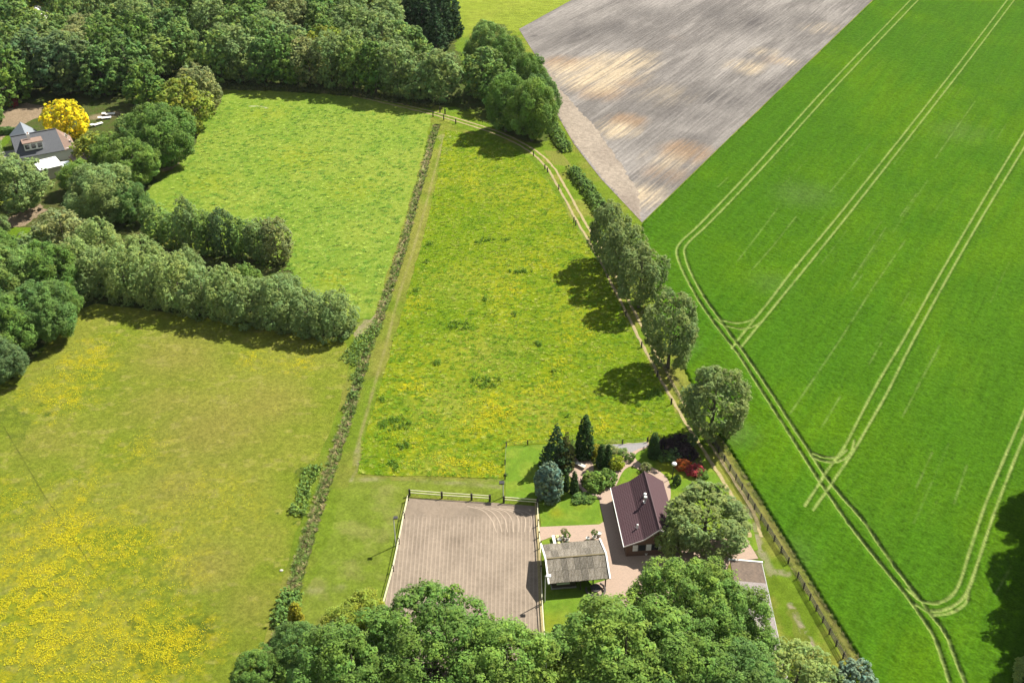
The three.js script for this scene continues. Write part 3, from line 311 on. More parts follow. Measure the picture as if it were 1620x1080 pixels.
// riding arena
const arenaPoly = [[-16.46, -127.07], [-10.95, -126.63], [-3.37, -126.05], [3.76, -125.18], [4.15, -100], [4.3, -88], [-19.4, -88], [-17.77, -107.52]];
field({
  name: 'riding_arena', y: 0.06, ppm: 26, bump: 0.08, heights: true, rough: 1, poly: arenaPoly,
  masks: { arc: (m) => { for (let k = 0; k < 7; k++) m.line(smooth([[-7 + k * 1.25, -125.2 + k * 0.12], [-4.6 + k * 1.2, -124.2 + k * 0.1], [-3.2 + k * 1.05, -122.2], [-2.4 + k * 0.86, -119.5]], 8), 0.15, 0.95, 0.2, 0, 0.2); }, dark: (m) => { for (const [x, z, R, s] of [[-8.5, -117.5, 4, 0.8], [-11, -121, 4, 0.5], [-5.5, -118.5, 4, 0.5], [-1, -119.4, 3, 0.5], [-14, -118, 3, 0.4]]) m.dot(x, z, R, s, 0); }, pale: (m) => { for (const [x, z, R, s] of [[-2, -117, 3, 0.7], [-4, -114, 4, 0.5], [-14, -112, 4, 0.4], [1, -110, 3, 0.5], [-9, -109, 5, 0.4]]) m.dot(x, z, R, s, 0); } },
  paint: (x, z, m, o, r) => {
    const top_ = sst(-121.5, -123.5, z), n = fbm(x * 0.35, z * 0.35, 91), g = fbm(x * 3, z * 3, 93, 3), xx = x + 0.02 * (z + 108) * (x + 6) / 12, line = Math.pow(0.5 + 0.5 * Math.sin(xx * 10.5 + 0.8 * vn(x * 2, z * 0.1, 5)), 3) * (0.5 + vn(x * 4, z * 0.35, 7)) * (1 - top_), arc = m('arc');
    set3(o, [0.2, 0.163, 0.129]); mix3(o, [0.145, 0.116, 0.09], 0.7 * m('dark')); mix3(o, [0.25, 0.205, 0.162], 0.7 * m('pale')); mix3(o, [0.145, 0.113, 0.087], top_ * 0.5 * n);
    mul3(o, 0.72 + 0.46 * n + 0.3 * (g - 0.5)); mix3(o, [0.3, 0.245, 0.195], 0.42 * clamp(line) + 0.75 * arc); mul3(o, 0.9 + 0.2 * r());
    return 0.4 + 0.35 * clamp(line) + 0.4 * arc + 0.25 * (g - 0.5);
  },
});

// garden lawn, paving, gravel
field({
  name: 'garden_lawn', y: 0.05, ppm: 14, bump: 0.05, bumpTile: 2.5, poly: [[-1.17, -139.89], [6.38, -140.39], [18.6, -140.39], [29.52, -142.58], [31.63, -137.27], [34.31, -129.45], [36.86, -122.47], [36.74, -115.68], [31.7, -113.73], [25.74, -104.56], [12.04, -98.92], [4.47, -98.7], [4.5, -106.92], [4.45, -121.07], [4.06, -125.76], [-1, -127.37]],
  masks: { yel: (m) => { for (const [x, z, R, s] of [[6.86, -123.6, 2, 0.9], [25.32, -134.39, 3, 0.9], [20.44, -132.04, 2, 0.5], [5.24, -101.69, 3, 0.6], [26.67, -132.82, 2.5, 0.8], [10.88, -125.32, 2, 0.4], [24.43, -131.28, 2, 0.7]]) m.dot(x, z, R, s, 0); }, bed: (m) => m.fill([[5.39, -135.18], [7.22, -134.07], [9.37, -135.98], [12.25, -140.89], [18.58, -140.22], [17.18, -135.98], [15.67, -129.75], [13.5, -127.51], [11.04, -128.25], [9.03, -128.25], [7.07, -129.75]], 0.55, 0.4).fill([[24.5, -140.89], [29.47, -142.24], [31.06, -138.41], [31.71, -133.6], [29.74, -132.82], [27.59, -135.98], [24.09, -137.27]], 0.9, 0.3) },
  paint: (x, z, m, o, r) => { const n = fbm(x * 0.4, z * 0.4, 101), g = fbm(x * 2, z * 2, 103, 3); set3(o, [0.095, 0.165, 0.016]); mix3(o, [0.13, 0.185, 0.022], sst(0.4, 0.7, n)); mix3(o, [0.16, 0.17, 0.012], m('yel') * 0.8); mix3(o, [0.07, 0.055, 0.03], m('bed') * sst(0.3, 0.5, g)); mul3(o, 0.8 + 0.4 * g); mul3(o, 0.88 + 0.24 * r()); },
});
const paveMap = texture(512, 512, (() => { const r = rng(12), t = []; for (let k = 0; k < 2048; k++) t.push(r()); return (i, j, o) => { const by = Math.floor(j / 16), bx = Math.floor((i + (by % 2) * 16) / 32) % 16, q = t[(by * 16 + bx) % 2048], jt = (j % 16 < 1.5 || (i + (by % 2) * 16) % 32 < 1.5) ? 0.72 : 1; set3(o, [0.33, 0.24, 0.185]); mix3(o, [0.275, 0.205, 0.16], q); mul3(o, jt * (0.9 + 0.2 * r())); }; })(), true, true);
function paved(name, poly, y, label) { const g = sheetGeo(poly, y, [0, 0, 3.2, 3.2]); return structure(name, g, new THREE.MeshStandardMaterial({ map: paveMap, roughness: 0.95 }), label); }
paved('yard_paving', [[4.15, -120.52], [8.7, -120.8], [13.36, -121.07], [14.39, -121.91], [24.71, -123.6], [27.6, -117.67], [35.33, -118.34], [36.39, -113.86], [32.17, -113.22], [27.52, -104.56], [20.03, -101.13], [13.27, -103.98], [11.42, -105.49], [11.25, -108.61], [14.07, -109.83], [13.3, -117.27], [9.02, -117.27], [6.56, -117.4], [5.92, -118.34], [4.09, -117.4]], 0.1, 'pink brick yard between the shed and the house');
paved('garden_path', smooth([[14.23, -121.07], [13.85, -125.32], [13.9, -127.51], [15.44, -130.82], [17.36, -134.39], [18.54, -137.27], [18.39, -139.23], [19.14, -140.56], [21.27, -140.56], [22.92, -141.06], [22.88, -139.73], [21.29, -138.57], [20.32, -137.27], [21.17, -135.34], [22.94, -134.39], [24.77, -132.35], [25.3, -130.06], [24.6, -125.9], [23.69, -125.76], [24.17, -129], [23.72, -131.28], [22.36, -132.82], [20.81, -133.76], [19.66, -134.7], [18.45, -133.91], [16.95, -130.66], [15.84, -126.78], [16.1, -121.35]], 4), 0.115, 'curving pink brick garden path around the house');
{ const c = [11.06, -134.39], p = []; for (let k = 0; k < 28; k++) p.push([c[0] + Math.cos(k / 28 * 6.283) * 2.3, c[1] + Math.sin(k / 28 * 6.283) * 3.2]); paved('patio', p, 0.12, 'small round patio under the conifers'); }
paved('path_kerb', band([[14.08, -127.22], [14.35, -121.35]], 0.14), 0.13, 'pale kerb along the lawn');
const gravelMap = wear([0.13, 0.125, 0.13], [0.26, 0.25, 0.25], 256, 32, 9);
structure('gravel_bed', sheetGeo([[15.72, -140.22], [18.6, -140.39], [22.79, -140.89], [22.79, -139.89], [21.12, -139.06], [19.77, -138.08], [18.47, -138.9], [17.35, -139.39]], 0.125, [0, 0, 2, 2]), new THREE.MeshStandardMaterial({ map: gravelMap, roughness: 1 }), 'grey gravel strip at the meadow edge');
structure('arena_apron', sheetGeo(band([[3.87, -126.05], [4.14, -99.46]], 0.3), 0.09, [0, 0, 2, 2]), sandMat);

// ------------------------------------------------------------------ foliage
const V3 = (x, y, z) => new THREE.Vector3(x, y, z);
// a crown of leaf faces gathered in lobes; profile(t) is the crown's relative radius from its foot (0) to its top (1)
function crownGeo(seed, { y0, y1, R, profile, lobes, lobeR, leaves, leaf, slim = 0.6, rand = 0.8, up = 0.62, stretch = 1, lean = 0, inner = 0.25, droop = 0, tones = 0.22, spray = 14, sprayR = 0.36, ragged = 0.22 }) {
  const r = rng(seed), P = [], C = [], N = [], I = [], L = [];
  let sum = 0; const tw = []; for (let k = 0; k < 40; k++) { const w = profile((k + 0.5) / 40) + 0.08; tw.push(w); sum += w; }
  for (let i = 0; i < lobes; i++) {
    let q = (i + r()) / lobes * sum, k = 0; while (k < 39 && q > tw[k]) q -= tw[k++];
    const t = (k + q / tw[k]) / 40, a = i * 2.39996 + r() * 0.9, pr = profile(t), lr = lobeR * R * (0.7 + 0.6 * r()) * (0.55 + 0.45 * pr);
    const rg = 1 + ragged * 2 * (vn(Math.cos(a) * 1.7 + seed, Math.sin(a) * 1.7 + t * 3.1, seed & 15) - 0.5);
    const rad = Math.max(0, R * pr * rg - lr * 0.7) * (r() < inner ? 0.3 + 0.5 * r() : 0.88 + 0.2 * r());
    L.push({ c: V3(Math.cos(a) * rad, y0 + (y1 - y0) * t, Math.sin(a) * rad), r: lr, tone: 1 + (r() - 0.5) * 2 * tones, warm: (r() - 0.5) * tones, w: lr * lr });
  }
  const W = L.reduce((s, l) => s + l.w, 0), yc = (y0 + y1) / 2, u = V3(), n = V3(), t = V3(), b = V3(), p = V3(), o = V3(), sc = V3();
  const dir = (v) => { do { v.set(r() * 2 - 1, r() * 2 - 1, r() * 2 - 1); } while (v.lengthSq() > 1 || v.lengthSq() < 0.01); return v.normalize(); };
  for (const l of L) {
    const m = leaves * l.w / W, ns = Math.max(1, Math.round(m / spray)); o.set(l.c.x, (l.c.y - yc) * 0.8 + 0.1 * R, l.c.z).normalize();
    for (let k = 0; k < ns; k++) { // sprays of leaves at the twig ends of a lobe
      dir(u); if (u.dot(o) < -0.4) u.negate();
      const q = l.r * (0.6 + 0.5 * Math.pow(r(), 0.6)), sr = l.r * sprayR * (0.6 + 0.8 * r()), st = 1 + (r() - 0.5) * tones * 1.6, sw = (r() - 0.5) * tones * 0.8;
      sc.copy(u).multiplyScalar(q); sc.y *= stretch; if (lean) sc.addScaledVector(o, lean * q * u.y); sc.add(l.c);
      for (let e = 0; e < spray; e++) {
        dir(p); if (p.dot(u) < -0.3) p.negate(); n.copy(p); p.multiplyScalar(sr * (0.45 + 0.65 * r())); p.y *= 0.8 * Math.sqrt(stretch); p.add(sc);
        n.addScaledVector(u, 0.7).add(t.set((r() - 0.5) * 2, (r() - 0.5) * 2, (r() - 0.5) * 2).multiplyScalar(rand)); n.y += up; n.normalize();
        t.set(r() - 0.5, r() - 0.5 - droop, r() - 0.5); t.addScaledVector(n, -t.dot(n)).normalize(); b.crossVectors(n, t);
        const s = leaf * (0.5 + r()), w = s * slim, base = P.length / 3, f = 0.18 * s;
        P.push(p.x - t.x * s, p.y - t.y * s, p.z - t.z * s, p.x + b.x * w - n.x * f, p.y + b.y * w - n.y * f, p.z + b.z * w - n.z * f, p.x + t.x * s, p.y + t.y * s, p.z + t.z * s, p.x - b.x * w - n.x * f, p.y - b.y * w - n.y * f, p.z - b.z * w - n.z * f);
        for (let z = 0; z < 4; z++) N.push(n.x, n.y, n.z);
        const tn = l.tone * st * (0.78 + 0.44 * r()), wm = l.warm + sw + (r() - 0.5) * 0.12; for (let z = 0; z < 4; z++) C.push(tn * (1 + wm), tn, tn * (1 - wm));
        I.push(base, base + 2, base + 1, base, base + 3, base + 2);
      }
    }
  }
  const g = new THREE.BufferGeometry(); g.setAttribute('position', new THREE.Float32BufferAttribute(P, 3)); g.setAttribute('normal', new THREE.Float32BufferAttribute(N, 3)); g.setAttribute('color', new THREE.Float32BufferAttribute(C, 3)); g.setIndex(I);
  g.userData.lobes = L; return g;
}
function trunkGeo(seed, H, r0, lobes, nl = 7, fork = 0.3) {
  const r = rng(seed), l = [], k = V3((r() - 0.5) * 0.6, H * 0.5, (r() - 0.5) * 0.6);
  l.push(tube([0, -0.3, 0], [k.x * 0.5, H * 0.25, k.z * 0.5], r0 * 1.25, r0 * 0.9, 8), tube([k.x * 0.5, H * 0.25, k.z * 0.5], [k.x, k.y, k.z], r0 * 0.9, r0 * 0.6, 7), tube([k.x, k.y, k.z], [k.x * 1.2, H * 0.86, k.z], r0 * 0.6, r0 * 0.12, 6));
  for (let i = 0; i < nl && lobes.length; i++) { const c = lobes[(r() * lobes.length) | 0].c, h = Math.min(c.y * 0.8, H * (fork + 0.3 * r())); l.push(tube([k.x * h / k.y, h, k.z * h / k.y], [c.x * 0.8, c.y, c.z * 0.8], r0 * 0.34, r0 * 0.07, 5)); }
  return merge(l);
}
const dome = (t) => Math.sqrt(Math.max(0, 1 - Math.pow(Math.abs(t - 0.42) / (t > 0.42 ? 0.6 : 0.5), 2.2)));
const low = (t) => Math.sqrt(Math.max(0, 1 - Math.pow(Math.abs(t - 0.3) / (t > 0.3 ? 0.72 : 0.42), 2.1)));
const cone = (t) => Math.max(0.03, Math.pow(1 - t, 0.85) * (t < 0.06 ? 0.75 + t * 4 : 1));
const egg = (t) => Math.sqrt(Math.max(0, 1 - Math.pow(Math.abs(t - 0.3) / (t > 0.3 ? 0.71 : 0.5), 2)));
const column = (t) => t < 0.15 ? 0.75 + t * 1.6 : Math.pow(Math.max(0, 1 - (t - 0.15) / 0.87), 0.3);
const plume = (t) => Math.sqrt(Math.max(0, 1 - Math.pow(Math.abs(t - 0.35) / (t > 0.35 ? 0.66 : 0.5), 2)));
// kinds: reference height and radius of each built form
const FORMS = {};
function form(kind, seed, H, R, trunkR, c) { const g = crownGeo(seed, { R, ...c }); (FORMS[kind] ??= []).push({ H, R, crown: g, trunk: trunkGeo(seed + 500, H, trunkR, g.userData.lobes, c.limbs ?? 7) }); }
for (let k = 0; k < 5; k++) form('wood', 10 + k, 15, 5.4, 0.3, { y0: 1.5, y1: 14.2, profile: k % 2 ? dome : low, lobes: 70, lobeR: 0.27, leaves: 9500, leaf: 0.32, rand: 0.8, tones: 0.28, ragged: 0.36 });
for (let k = 0; k < 3; k++) form('thin', 20 + k, 14, 4.4, 0.2, { y0: 1.5, y1: 13.4, profile: dome, lobes: 60, lobeR: 0.28, leaves: 8400, leaf: 0.3, slim: 0.42, stretch: 1.35, rand: 1.0, tones: 0.22, spray: 10 });
for (let k = 0; k < 3; k++) form('oak', 30 + k, 16, 7, 0.42, { y0: 2.5, y1: 15.3, profile: dome, lobes: 130, lobeR: 0.19, leaves: 60000, leaf: 0.16, rand: 0.9, tones: 0.2, spray: 13, sprayR: 0.4, ragged: 0.32, inner: 0.34 });
for (let k = 0; k < 3; k++) form('field', 40 + k, 14, 5, 0.3, { y0: 2.6, y1: 13.4, profile: dome, lobes: 85, lobeR: 0.22, leaves: 19000, leaf: 0.21, slim: 0.45, stretch: 1.3, rand: 0.85, tones: 0.17, spray: 10, sprayR: 0.32 });
for (let k = 0; k < 3; k++) form('willow', 50 + k, 10, 4.2, 0.22, { y0: 0.2, y1: 9.3, profile: plume, lobes: 95, lobeR: 0.22, leaves: 17000, leaf: 0.19, slim: 0.36, stretch: 1.6, lean: 0.25, rand: 0.9, tones: 0.16, spray: 9, sprayR: 0.3, ragged: 0.34 });
for (let k = 0; k < 2; k++) form('spruce', 60 + k, 18, 3.8, 0.25, { y0: 0.6, y1: 17.8, profile: cone, lobes: 150, lobeR: 0.22, leaves: 11000, leaf: 0.32, slim: 0.4, stretch: 0.55, lean: -0.3, rand: 0.6, up: 0.1, droop: 0.3, inner: 0.1, limbs: 0 });
form('garden_spruce', 65, 9, 2.8, 0.16, { y0: 0.3, y1: 8.9, profile: cone, lobes: 150, lobeR: 0.2, leaves: 14000, leaf: 0.15, slim: 0.4, stretch: 0.45, lean: -0.35, rand: 0.6, up: 0.1, droop: 0.3, inner: 0.1, limbs: 0 });
form('blue_spruce', 66, 7, 2, 0.16, { y0: 0.15, y1: 6.7, profile: egg, lobes: 210, lobeR: 0.2, leaves: 26000, leaf: 0.11, slim: 0.5, sprayR: 0.5, stretch: 0.75, rand: 0.6, up: 0.2, inner: 0.1, limbs: 0, tones: 0.35 , ragged: 0.06 });
for (let k = 0; k < 2; k++) form('thuja', 70 + k, 5, 0.85, 0.08, { y0: 0.05, y1: 4.85, profile: column, lobes: 110, lobeR: 0.36, leaves: 13000, leaf: 0.1, slim: 0.42, ragged: 0.1, stretch: 1.7, rand: 0.55, up: 0.4, droop: -0.6, inner: 0.1, limbs: 0, tones: 0.15 });
for (let k = 0; k < 3; k++) form('bush', 80 + k, 2, 1.2, 0.06, { y0: 0.15, y1: 1.75, profile: low, lobes: 40, lobeR: 0.3, leaves: 4600, leaf: 0.085, rand: 0.85, limbs: 3 });
form('ball', 85, 1.6, 0.42, 0.045, { y0: 0.95, y1: 1.6, profile: (t) => Math.sqrt(Math.max(0, 1 - Math.pow(2 * t - 1, 2))), lobes: 40, lobeR: 0.3, leaves: 2600, leaf: 0.04, rand: 0.7, inner: 0, limbs: 3 , ragged: 0.06 });
form('yellow', 90, 9, 4.4, 0.25, { y0: 0.8, y1: 8.6, profile: low, lobes: 130, lobeR: 0.19, leaves: 16000, leaf: 0.22, slim: 0.5, stretch: 1.5, lean: 0.4, rand: 0.8, inner: 0.1 });

const leafMat = (c, tr = 0.45) => new THREE.MeshPhysicalMaterial({ color: lin(...c), vertexColors: true, roughness: 1, specularIntensity: 0.25, transmission: tr, thickness: 0, side: THREE.DoubleSide });
const LEAF = {
  oak: leafMat([0.14, 0.25, 0.043]), oaklight: leafMat([0.178, 0.29, 0.048]), oakdark: leafMat([0.13, 0.24, 0.055]),
  lime: leafMat([0.27, 0.33, 0.04]), grey: leafMat([0.225, 0.32, 0.1]), brown: leafMat([0.26, 0.3, 0.105]), dark: leafMat([0.12, 0.2, 0.07]), mid: leafMat([0.19, 0.3, 0.068]),
  willow: leafMat([0.275, 0.37, 0.105]), field: leafMat([0.205, 0.275, 0.085]), spruce: leafMat([0.045, 0.09, 0.034], 0.1), blue: leafMat([0.14, 0.215, 0.145], 0.1), thuja: leafMat([0.038, 0.08, 0.02], 0.1), golden: leafMat([0.28, 0.27, 0.016]),
  chartreuse: leafMat([0.28, 0.34, 0.02]), purple: leafMat([0.035, 0.025, 0.028], 0.15), orange: leafMat([0.5, 0.14, 0.03]), red: leafMat([0.4, 0.06, 0.07]), yellow: leafMat([0.74, 0.64, 0.014], 0.4), spruceold: leafMat([0.15, 0.16, 0.045], 0.15),
};
const bark = new THREE.MeshStandardMaterial({ map: wear([0.05, 0.04, 0.03], [0.14, 0.12, 0.09], 128, 8, 2), roughness: 1 });
let treeCount = 0;
function plant(kind, x, z, H, R, mat, name, label, category, group, variant, turn) {
  const i = treeCount++, fs = FORMS[kind], f = fs[(variant ?? i * 7) % fs.length];
  const t = thing(name, label, category, x, 0, z, turn ?? i * 2.39996, group);
  t.scale.set(R / f.R, H / f.H, R / f.R);
  part('trunk', f.trunk, bark, t); part('crown', f.crown, LEAF[mat], t);
  return t;
}
const tree = (kind, x, z, H, R, mat, label, group, v, turn) => plant(kind, x, z, H, R, mat, kind === 'spruce' || kind === 'garden_spruce' ? 'spruce_tree' : 'broadleaf_tree', label, 'tree', group, v, turn);

// trees along the track
tree('field', 20.67, -201.29, 14.5, 4.6, 'field', 'tall olive green tree, farthest of the row along the track', null, 0, 0.3);
tree('field', 22.95, -192.8, 14, 4.6, 'field', 'dense olive green tree between two others on the track row', null, 1, 1.3);
tree('field', 25.5, -183.85, 13.5, 4.7, 'field', 'olive green tree whose thin trunk shows beside the track, third in its row', null, 2, 2.1);
tree('field', 28.93, -162.66, 16, 4.9, 'field', 'two-tiered olive green tree standing alone halfway down the track', null, 1, 4);
tree('field', 33.6, -141.9, 14.2, 5.3, 'field', 'round pale olive tree at the garden end of the track', null, 0, 5.2);
// tree beside the house
tree('field', 28.6, -116.74, 9.6, 6.3, 'field', 'wide grey green tree overhanging the red roofed house', null, 2, 1);
tree('field', 23.7, -115.42, 6, 2.9, 'willow', 'small pale tree at the near corner of the red roofed house', null, 0, 3);
// foreground trees
tree('oak', -9.4, -89.18, 15.5, 8.5, 'oak', 'large dark green oak covering the near end of the arena', null, 0, 0.4);
tree('oak', -0.77, -86.62, 14, 7, 'oaklight', 'light green oak at the near right corner of the arena', null, 1, 2.4);
tree('oak', -19.38, -86.91, 14.5, 7.2, 'oak', 'broad green oak at the lower edge left of the arena', null, 2, 1.4);
tree('oak', -19.89, -97.27, 8.5, 4.4, 'lime', 'bright yellow green tree on the left flank of the big oak', null, 1, 3.7);
tree('oak', -28.13, -94.23, 7, 3.2, 'oakdark', 'dark bluish green tree beside the foot of the ditch', null, 0, 5);
tree('oak', -32.44, -90.58, 6, 3.4, 'oak', 'low green tree at the lower edge beside the buttercup meadow', null, 2, 5.5);
tree('oak', 14.12, -88.84, 15, 8.7, 'oaklight', 'huge light green oak in front of the open shed', null, 2, 0.9);
tree('oak', 22.74, -97.5, 14, 7, 'oaklight', 'light green oak between the house and the low barn', null, 0, 3.1);
tree('oak', 26.95, -95.06, 13, 6.4, 'oak', 'mid green oak overhanging the low barn roof', null, 1, 4.4);
tree('oak', 20.96, -86.48, 14, 7, 'oak', 'green oak at the lower edge right of the huge light oak', null, 2, 2.2);
tree('oak', 27.18, -85.86, 12, 6, 'oakdark', 'dark green oak at the lower edge below the barn', null, 0, 1.7);
tree('field', 36.35, -90.16, 7.5, 3.8, 'willow', 'pale feathery tree at the near end of the bare strip', null, 1, 2.6);
plant('bush', 44.72, -91.78, 3.4, 2.3, 'blue', 'garden_shrub', 'bluish shrub at the near end of the track fence', 'shrub');
plant('bush', 41.09, -91.08, 3, 2, 'grey', 'garden_shrub', 'grey green shrub left of the bluish one at the lower edge', 'shrub');
plant('thuja', -29.37, -100.24, 5.2, 1.1, 'golden', 'thuja', 'golden thuja leaning out at the foot of the ditch', 'conifer', null, 0);
plant('thuja', 6.1, -96.22, 5.5, 1.2, 'thuja', 'thuja', 'dark thuja in the gap between the two foreground oak clumps', 'conifer', null, 1);
// trees beyond the right edge of the wheat, whose shade falls on the crop
for (const [x, z, H, R, m, l] of [[87.03, -125.32, 15, 6, 'oak', 'oak beyond the right edge, farthest of the wheat side row'], [82.71, -113.09, 16, 6.2, 'oakdark', 'dark oak beyond the right edge of the wheat'], [78.19, -101.69, 15.5, 6.5, 'oak', 'oak beyond the right edge, nearest but one of its row'], [72.31, -91.08, 14, 6, 'grey', 'grey green oak showing a few leaves in the lower right corner']]) tree('oak', x, z, H, R, m, l);
tree('field', 66.89, -91.08, 5, 2.1, 'willow', 'pale small tree in the lower right corner');

// the grove beyond the meadow
for (const [x, z, H, R, m, k, l] of [
  [-7.39, -320.94, 15, 6, 'mid', 'oak', 'rounded mid green tree at the far end of the grove'], [-8.1, -299.76, 15, 5.8, 'mid', 'wood', 'tree on the left flank of the grove beside the grass strip'], [-1.88, -308.48, 15, 5.5, 'oak', 'oak', 'tree in the middle of the grove towards the far end'],
  [-3.24, -290.95, 14, 5.5, 'oak', 'wood', 'tree in the centre of the grove'], [4.52, -293.36, 15, 5.2, 'oak', 'oak', 'fresh green tree on the grove side facing the bare field'], [7.32, -279.38, 14, 5, 'oakdark', 'oak', 'dark tree on the bare field side of the grove near the track'],
  [-1.71, -273.64, 16, 5.6, 'oak', 'oak', 'large tree over the bend of the track, left of the pair'], [5.39, -267.67, 17, 6.2, 'oaklight', 'oak', 'largest tree of the grove, nearest to the track bend'],
]) tree(k, x, z, H, R, m, l, 'trees of the grove by the track bend');

// willow hedgerow between the two left meadows
const hedgeLabels = ['leftmost willow of the hedgerow, against the dark wood', 'second willow of the hedgerow from the left', 'third willow of the hedgerow from the left', 'pale plumed willow left of the hedgerow middle', 'willow just left of the hedgerow middle', 'willow in the middle of the hedgerow', 'willow just right of the hedgerow middle', 'fourth willow of the hedgerow from the right', 'third willow of the hedgerow from the right', 'second willow of the hedgerow from the right', 'rounded willow ending the hedgerow beside the ditch'];
const hedgeSpots = [[-89.76, -192.29], [-84.1, -189.75], [-78.14, -187.26], [-72.5, -185.55], [-67.06, -184.33], [-61.5, -182.42], [-56.01, -180.53], [-50.66, -178.9], [-45.37, -177.29], [-39.53, -175.7], [-34.37, -174.14]];
[11, 9.8, 12, 10.2, 11.6, 9.4, 11, 9.6, 10.6, 8.8, 9.6].forEach((h, i) => tree('willow', hedgeSpots[i][0], hedgeSpots[i][1], h, 4.2 + (i * 37 % 10) * 0.09, i > 7 || i % 2 && i !== 3 ? 'grey' : 'willow', hedgeLabels[i], 'willows of the hedgerow'));
const back = [[-87.56, -200.74, 11, 4.4, 'willow', 'willow in the second rank above the hedgerow left end'], [-77.37, -195.92, 10, 4, 'willow', 'second rank willow behind the middle left of the hedgerow'], [-66.93, -191.52, 9, 3.8, 'grey', 'second rank willow behind the hedgerow middle'], [-54.35, -187.76, 7.5, 3.2, 'oaklight', 'fresh green low tree behind the hedgerow'], [-45.51, -185.3, 7, 3, 'grey', 'low grey tree behind the hedgerow near its right end']];
for (const [x, z, H, R, m, l] of back) tree('willow', x, z, H, R, m, l, 'second rank behind the hedgerow');
// narrow trees on the paddock edge behind the hedgerow
for (const [x, z, H, R, m, l] of [[-78.96, -211.49, 9, 3.2, 'mid', 'leftmost narrow tree on the paddock edge behind the hedgerow'], [-73.98, -208.58, 8.5, 3, 'mid', 'second narrow tree on the paddock edge'], [-70.2, -206.86, 13, 2.7, 'grey', 'tallest narrow tree on the paddock edge, with a pointed tip'], [-66.33, -205.73, 10.5, 3, 'mid', 'narrow tree right of the tallest on the paddock edge'], [-62.49, -204.61, 11.5, 2.7, 'dark', 'dark narrow tree midway on the paddock edge'], [-58.46, -203.77, 10, 2.8, 'mid', 'narrow tree third from the right on the paddock edge'], [-54.45, -202.94, 10, 3, 'grey', 'narrow tree second from the right on the paddock edge'], [-50.47, -202.11, 10.5, 3.2, 'brown', 'brownish narrow tree at the right end of the paddock edge']]) tree('thin', x, z, H, R, m, l, 'narrow trees on the paddock edge');

// left wood around the far house
for (const [x, z, H, R, m, k, l] of [
  [-88.03, -251.67, 16, 8, 'oak', 'oak', 'big round oak jutting into the paddock'], [-88.07, -274.95, 15, 6.5, 'lime', 'wood', 'yellow green tree above the big round oak'], [-87.34, -286.23, 14, 5.5, 'brown', 'thin', 'brownish tree in the paddock corner'], [-91.9, -240.61, 12, 6, 'oaklight', 'oak', 'bright green tree left of the big round oak'], [-92.79, -220.59, 14, 7.5, 'grey', 'oak', 'broad greyish oak below the far house'], [-87.27, -220.59, 10, 4.6, 'oakdark', 'oak', 'dark green tree below the broad greyish oak'],
  [-114.77, -226, 14, 7, 'grey', 'field', 'grey green tree covering the left end of the far house'], [-104.34, -236.05, 8, 4.2, 'oaklight', 'oak', 'light green tree below the white extension roof'], [-97.13, -204.89, 11, 5, 'brown', 'thin', 'sparse brownish tree with its trunk showing above the hedgerow'], [-101.81, -200.74, 8, 4, 'grey', 'thin', 'thin grey tree beside the small lawn'],
  [-93.82, -187.76, 12, 5.8, 'oak', 'oak', 'green oak where the hedgerow meets the left wood'], [-101.28, -185.3, 13, 6.5, 'mid', 'oak', 'mid green oak of the left wood below the hedge'], [-89.67, -172.59, 12, 5.8, 'oakdark', 'oak', 'dark oak on the meadow corner of the left wood'], [-94.3, -167.2, 12, 6, 'oak', 'oak', 'oak on the left edge above the buttercup meadow'], [-102.03, -171.49, 13, 6.5, 'oakdark', 'oak', 'dark oak just past the left edge'], [-92.85, -158.08, 9, 4.4, 'dark', 'oak', 'dark bluish tree, nearest of the left wood'], [-88.57, -178.21, 9, 4, 'oak', 'oak', 'small oak under the dark corner oak'],
  [-105.69, -251.67, 9, 4.6, 'lime', 'wood', 'yellow green tree right of the outbuilding'], [-99.72, -247.9, 10, 5, 'oaklight', 'oak', 'light green tree between the outbuilding and the paddock oak'], [-110.7, -261.09, 4, 2.4, 'lime', 'wood', 'low yellow green tree between the villa and the pale loungers'], [-98.81, -261.09, 10, 4.4, 'mid', 'wood', 'mid green tree behind the bright one beside the big round oak'],
  [-115, -215.67, 4.5, 1.6, 'grey', 'thin', 'young slender tree on the small lawn'], [-144.84, -295.8, 17, 7, 'oak', 'wood', 'green tree on the left edge above the driveway'], [-129.58, -301.78, 18, 8, 'dark', 'wood', 'dark broad tree behind the yellow tree'], [-119.08, -300.77, 15, 6, 'oakdark', 'wood', 'dark tree right behind the yellow tree'], [-141.29, -308.48, 17, 7, 'dark', 'wood', 'dark tree left of the broad dark one behind the far house'], [-113.2, -305.87, 16, 6.5, 'oakdark', 'wood', 'deep green tree between the yellow tree and the paddock oak'], [-104.07, -293.36, 13, 5.2, 'oak', 'wood', 'green tree between the two dark ones and the big round oak'],
  [-142.76, -274.95, 14, 6, 'oak', 'wood', 'green tree past the left edge beside the driveway'], [-131.38, -244.94, 12, 6, 'grey', 'field', 'grey tree past the left edge beside the far house'], [-109.17, -195.4, 12, 6, 'oak', 'oak', 'oak past the left edge below the small lawn'],
]) tree(k, x, z, H, R, m, l, 'trees of the left wood');
plant('yellow', -119.27, -270.63, 9.5, 5.2, 'yellow', 'broadleaf_tree', 'bright golden yellow tree behind the far house', 'tree');

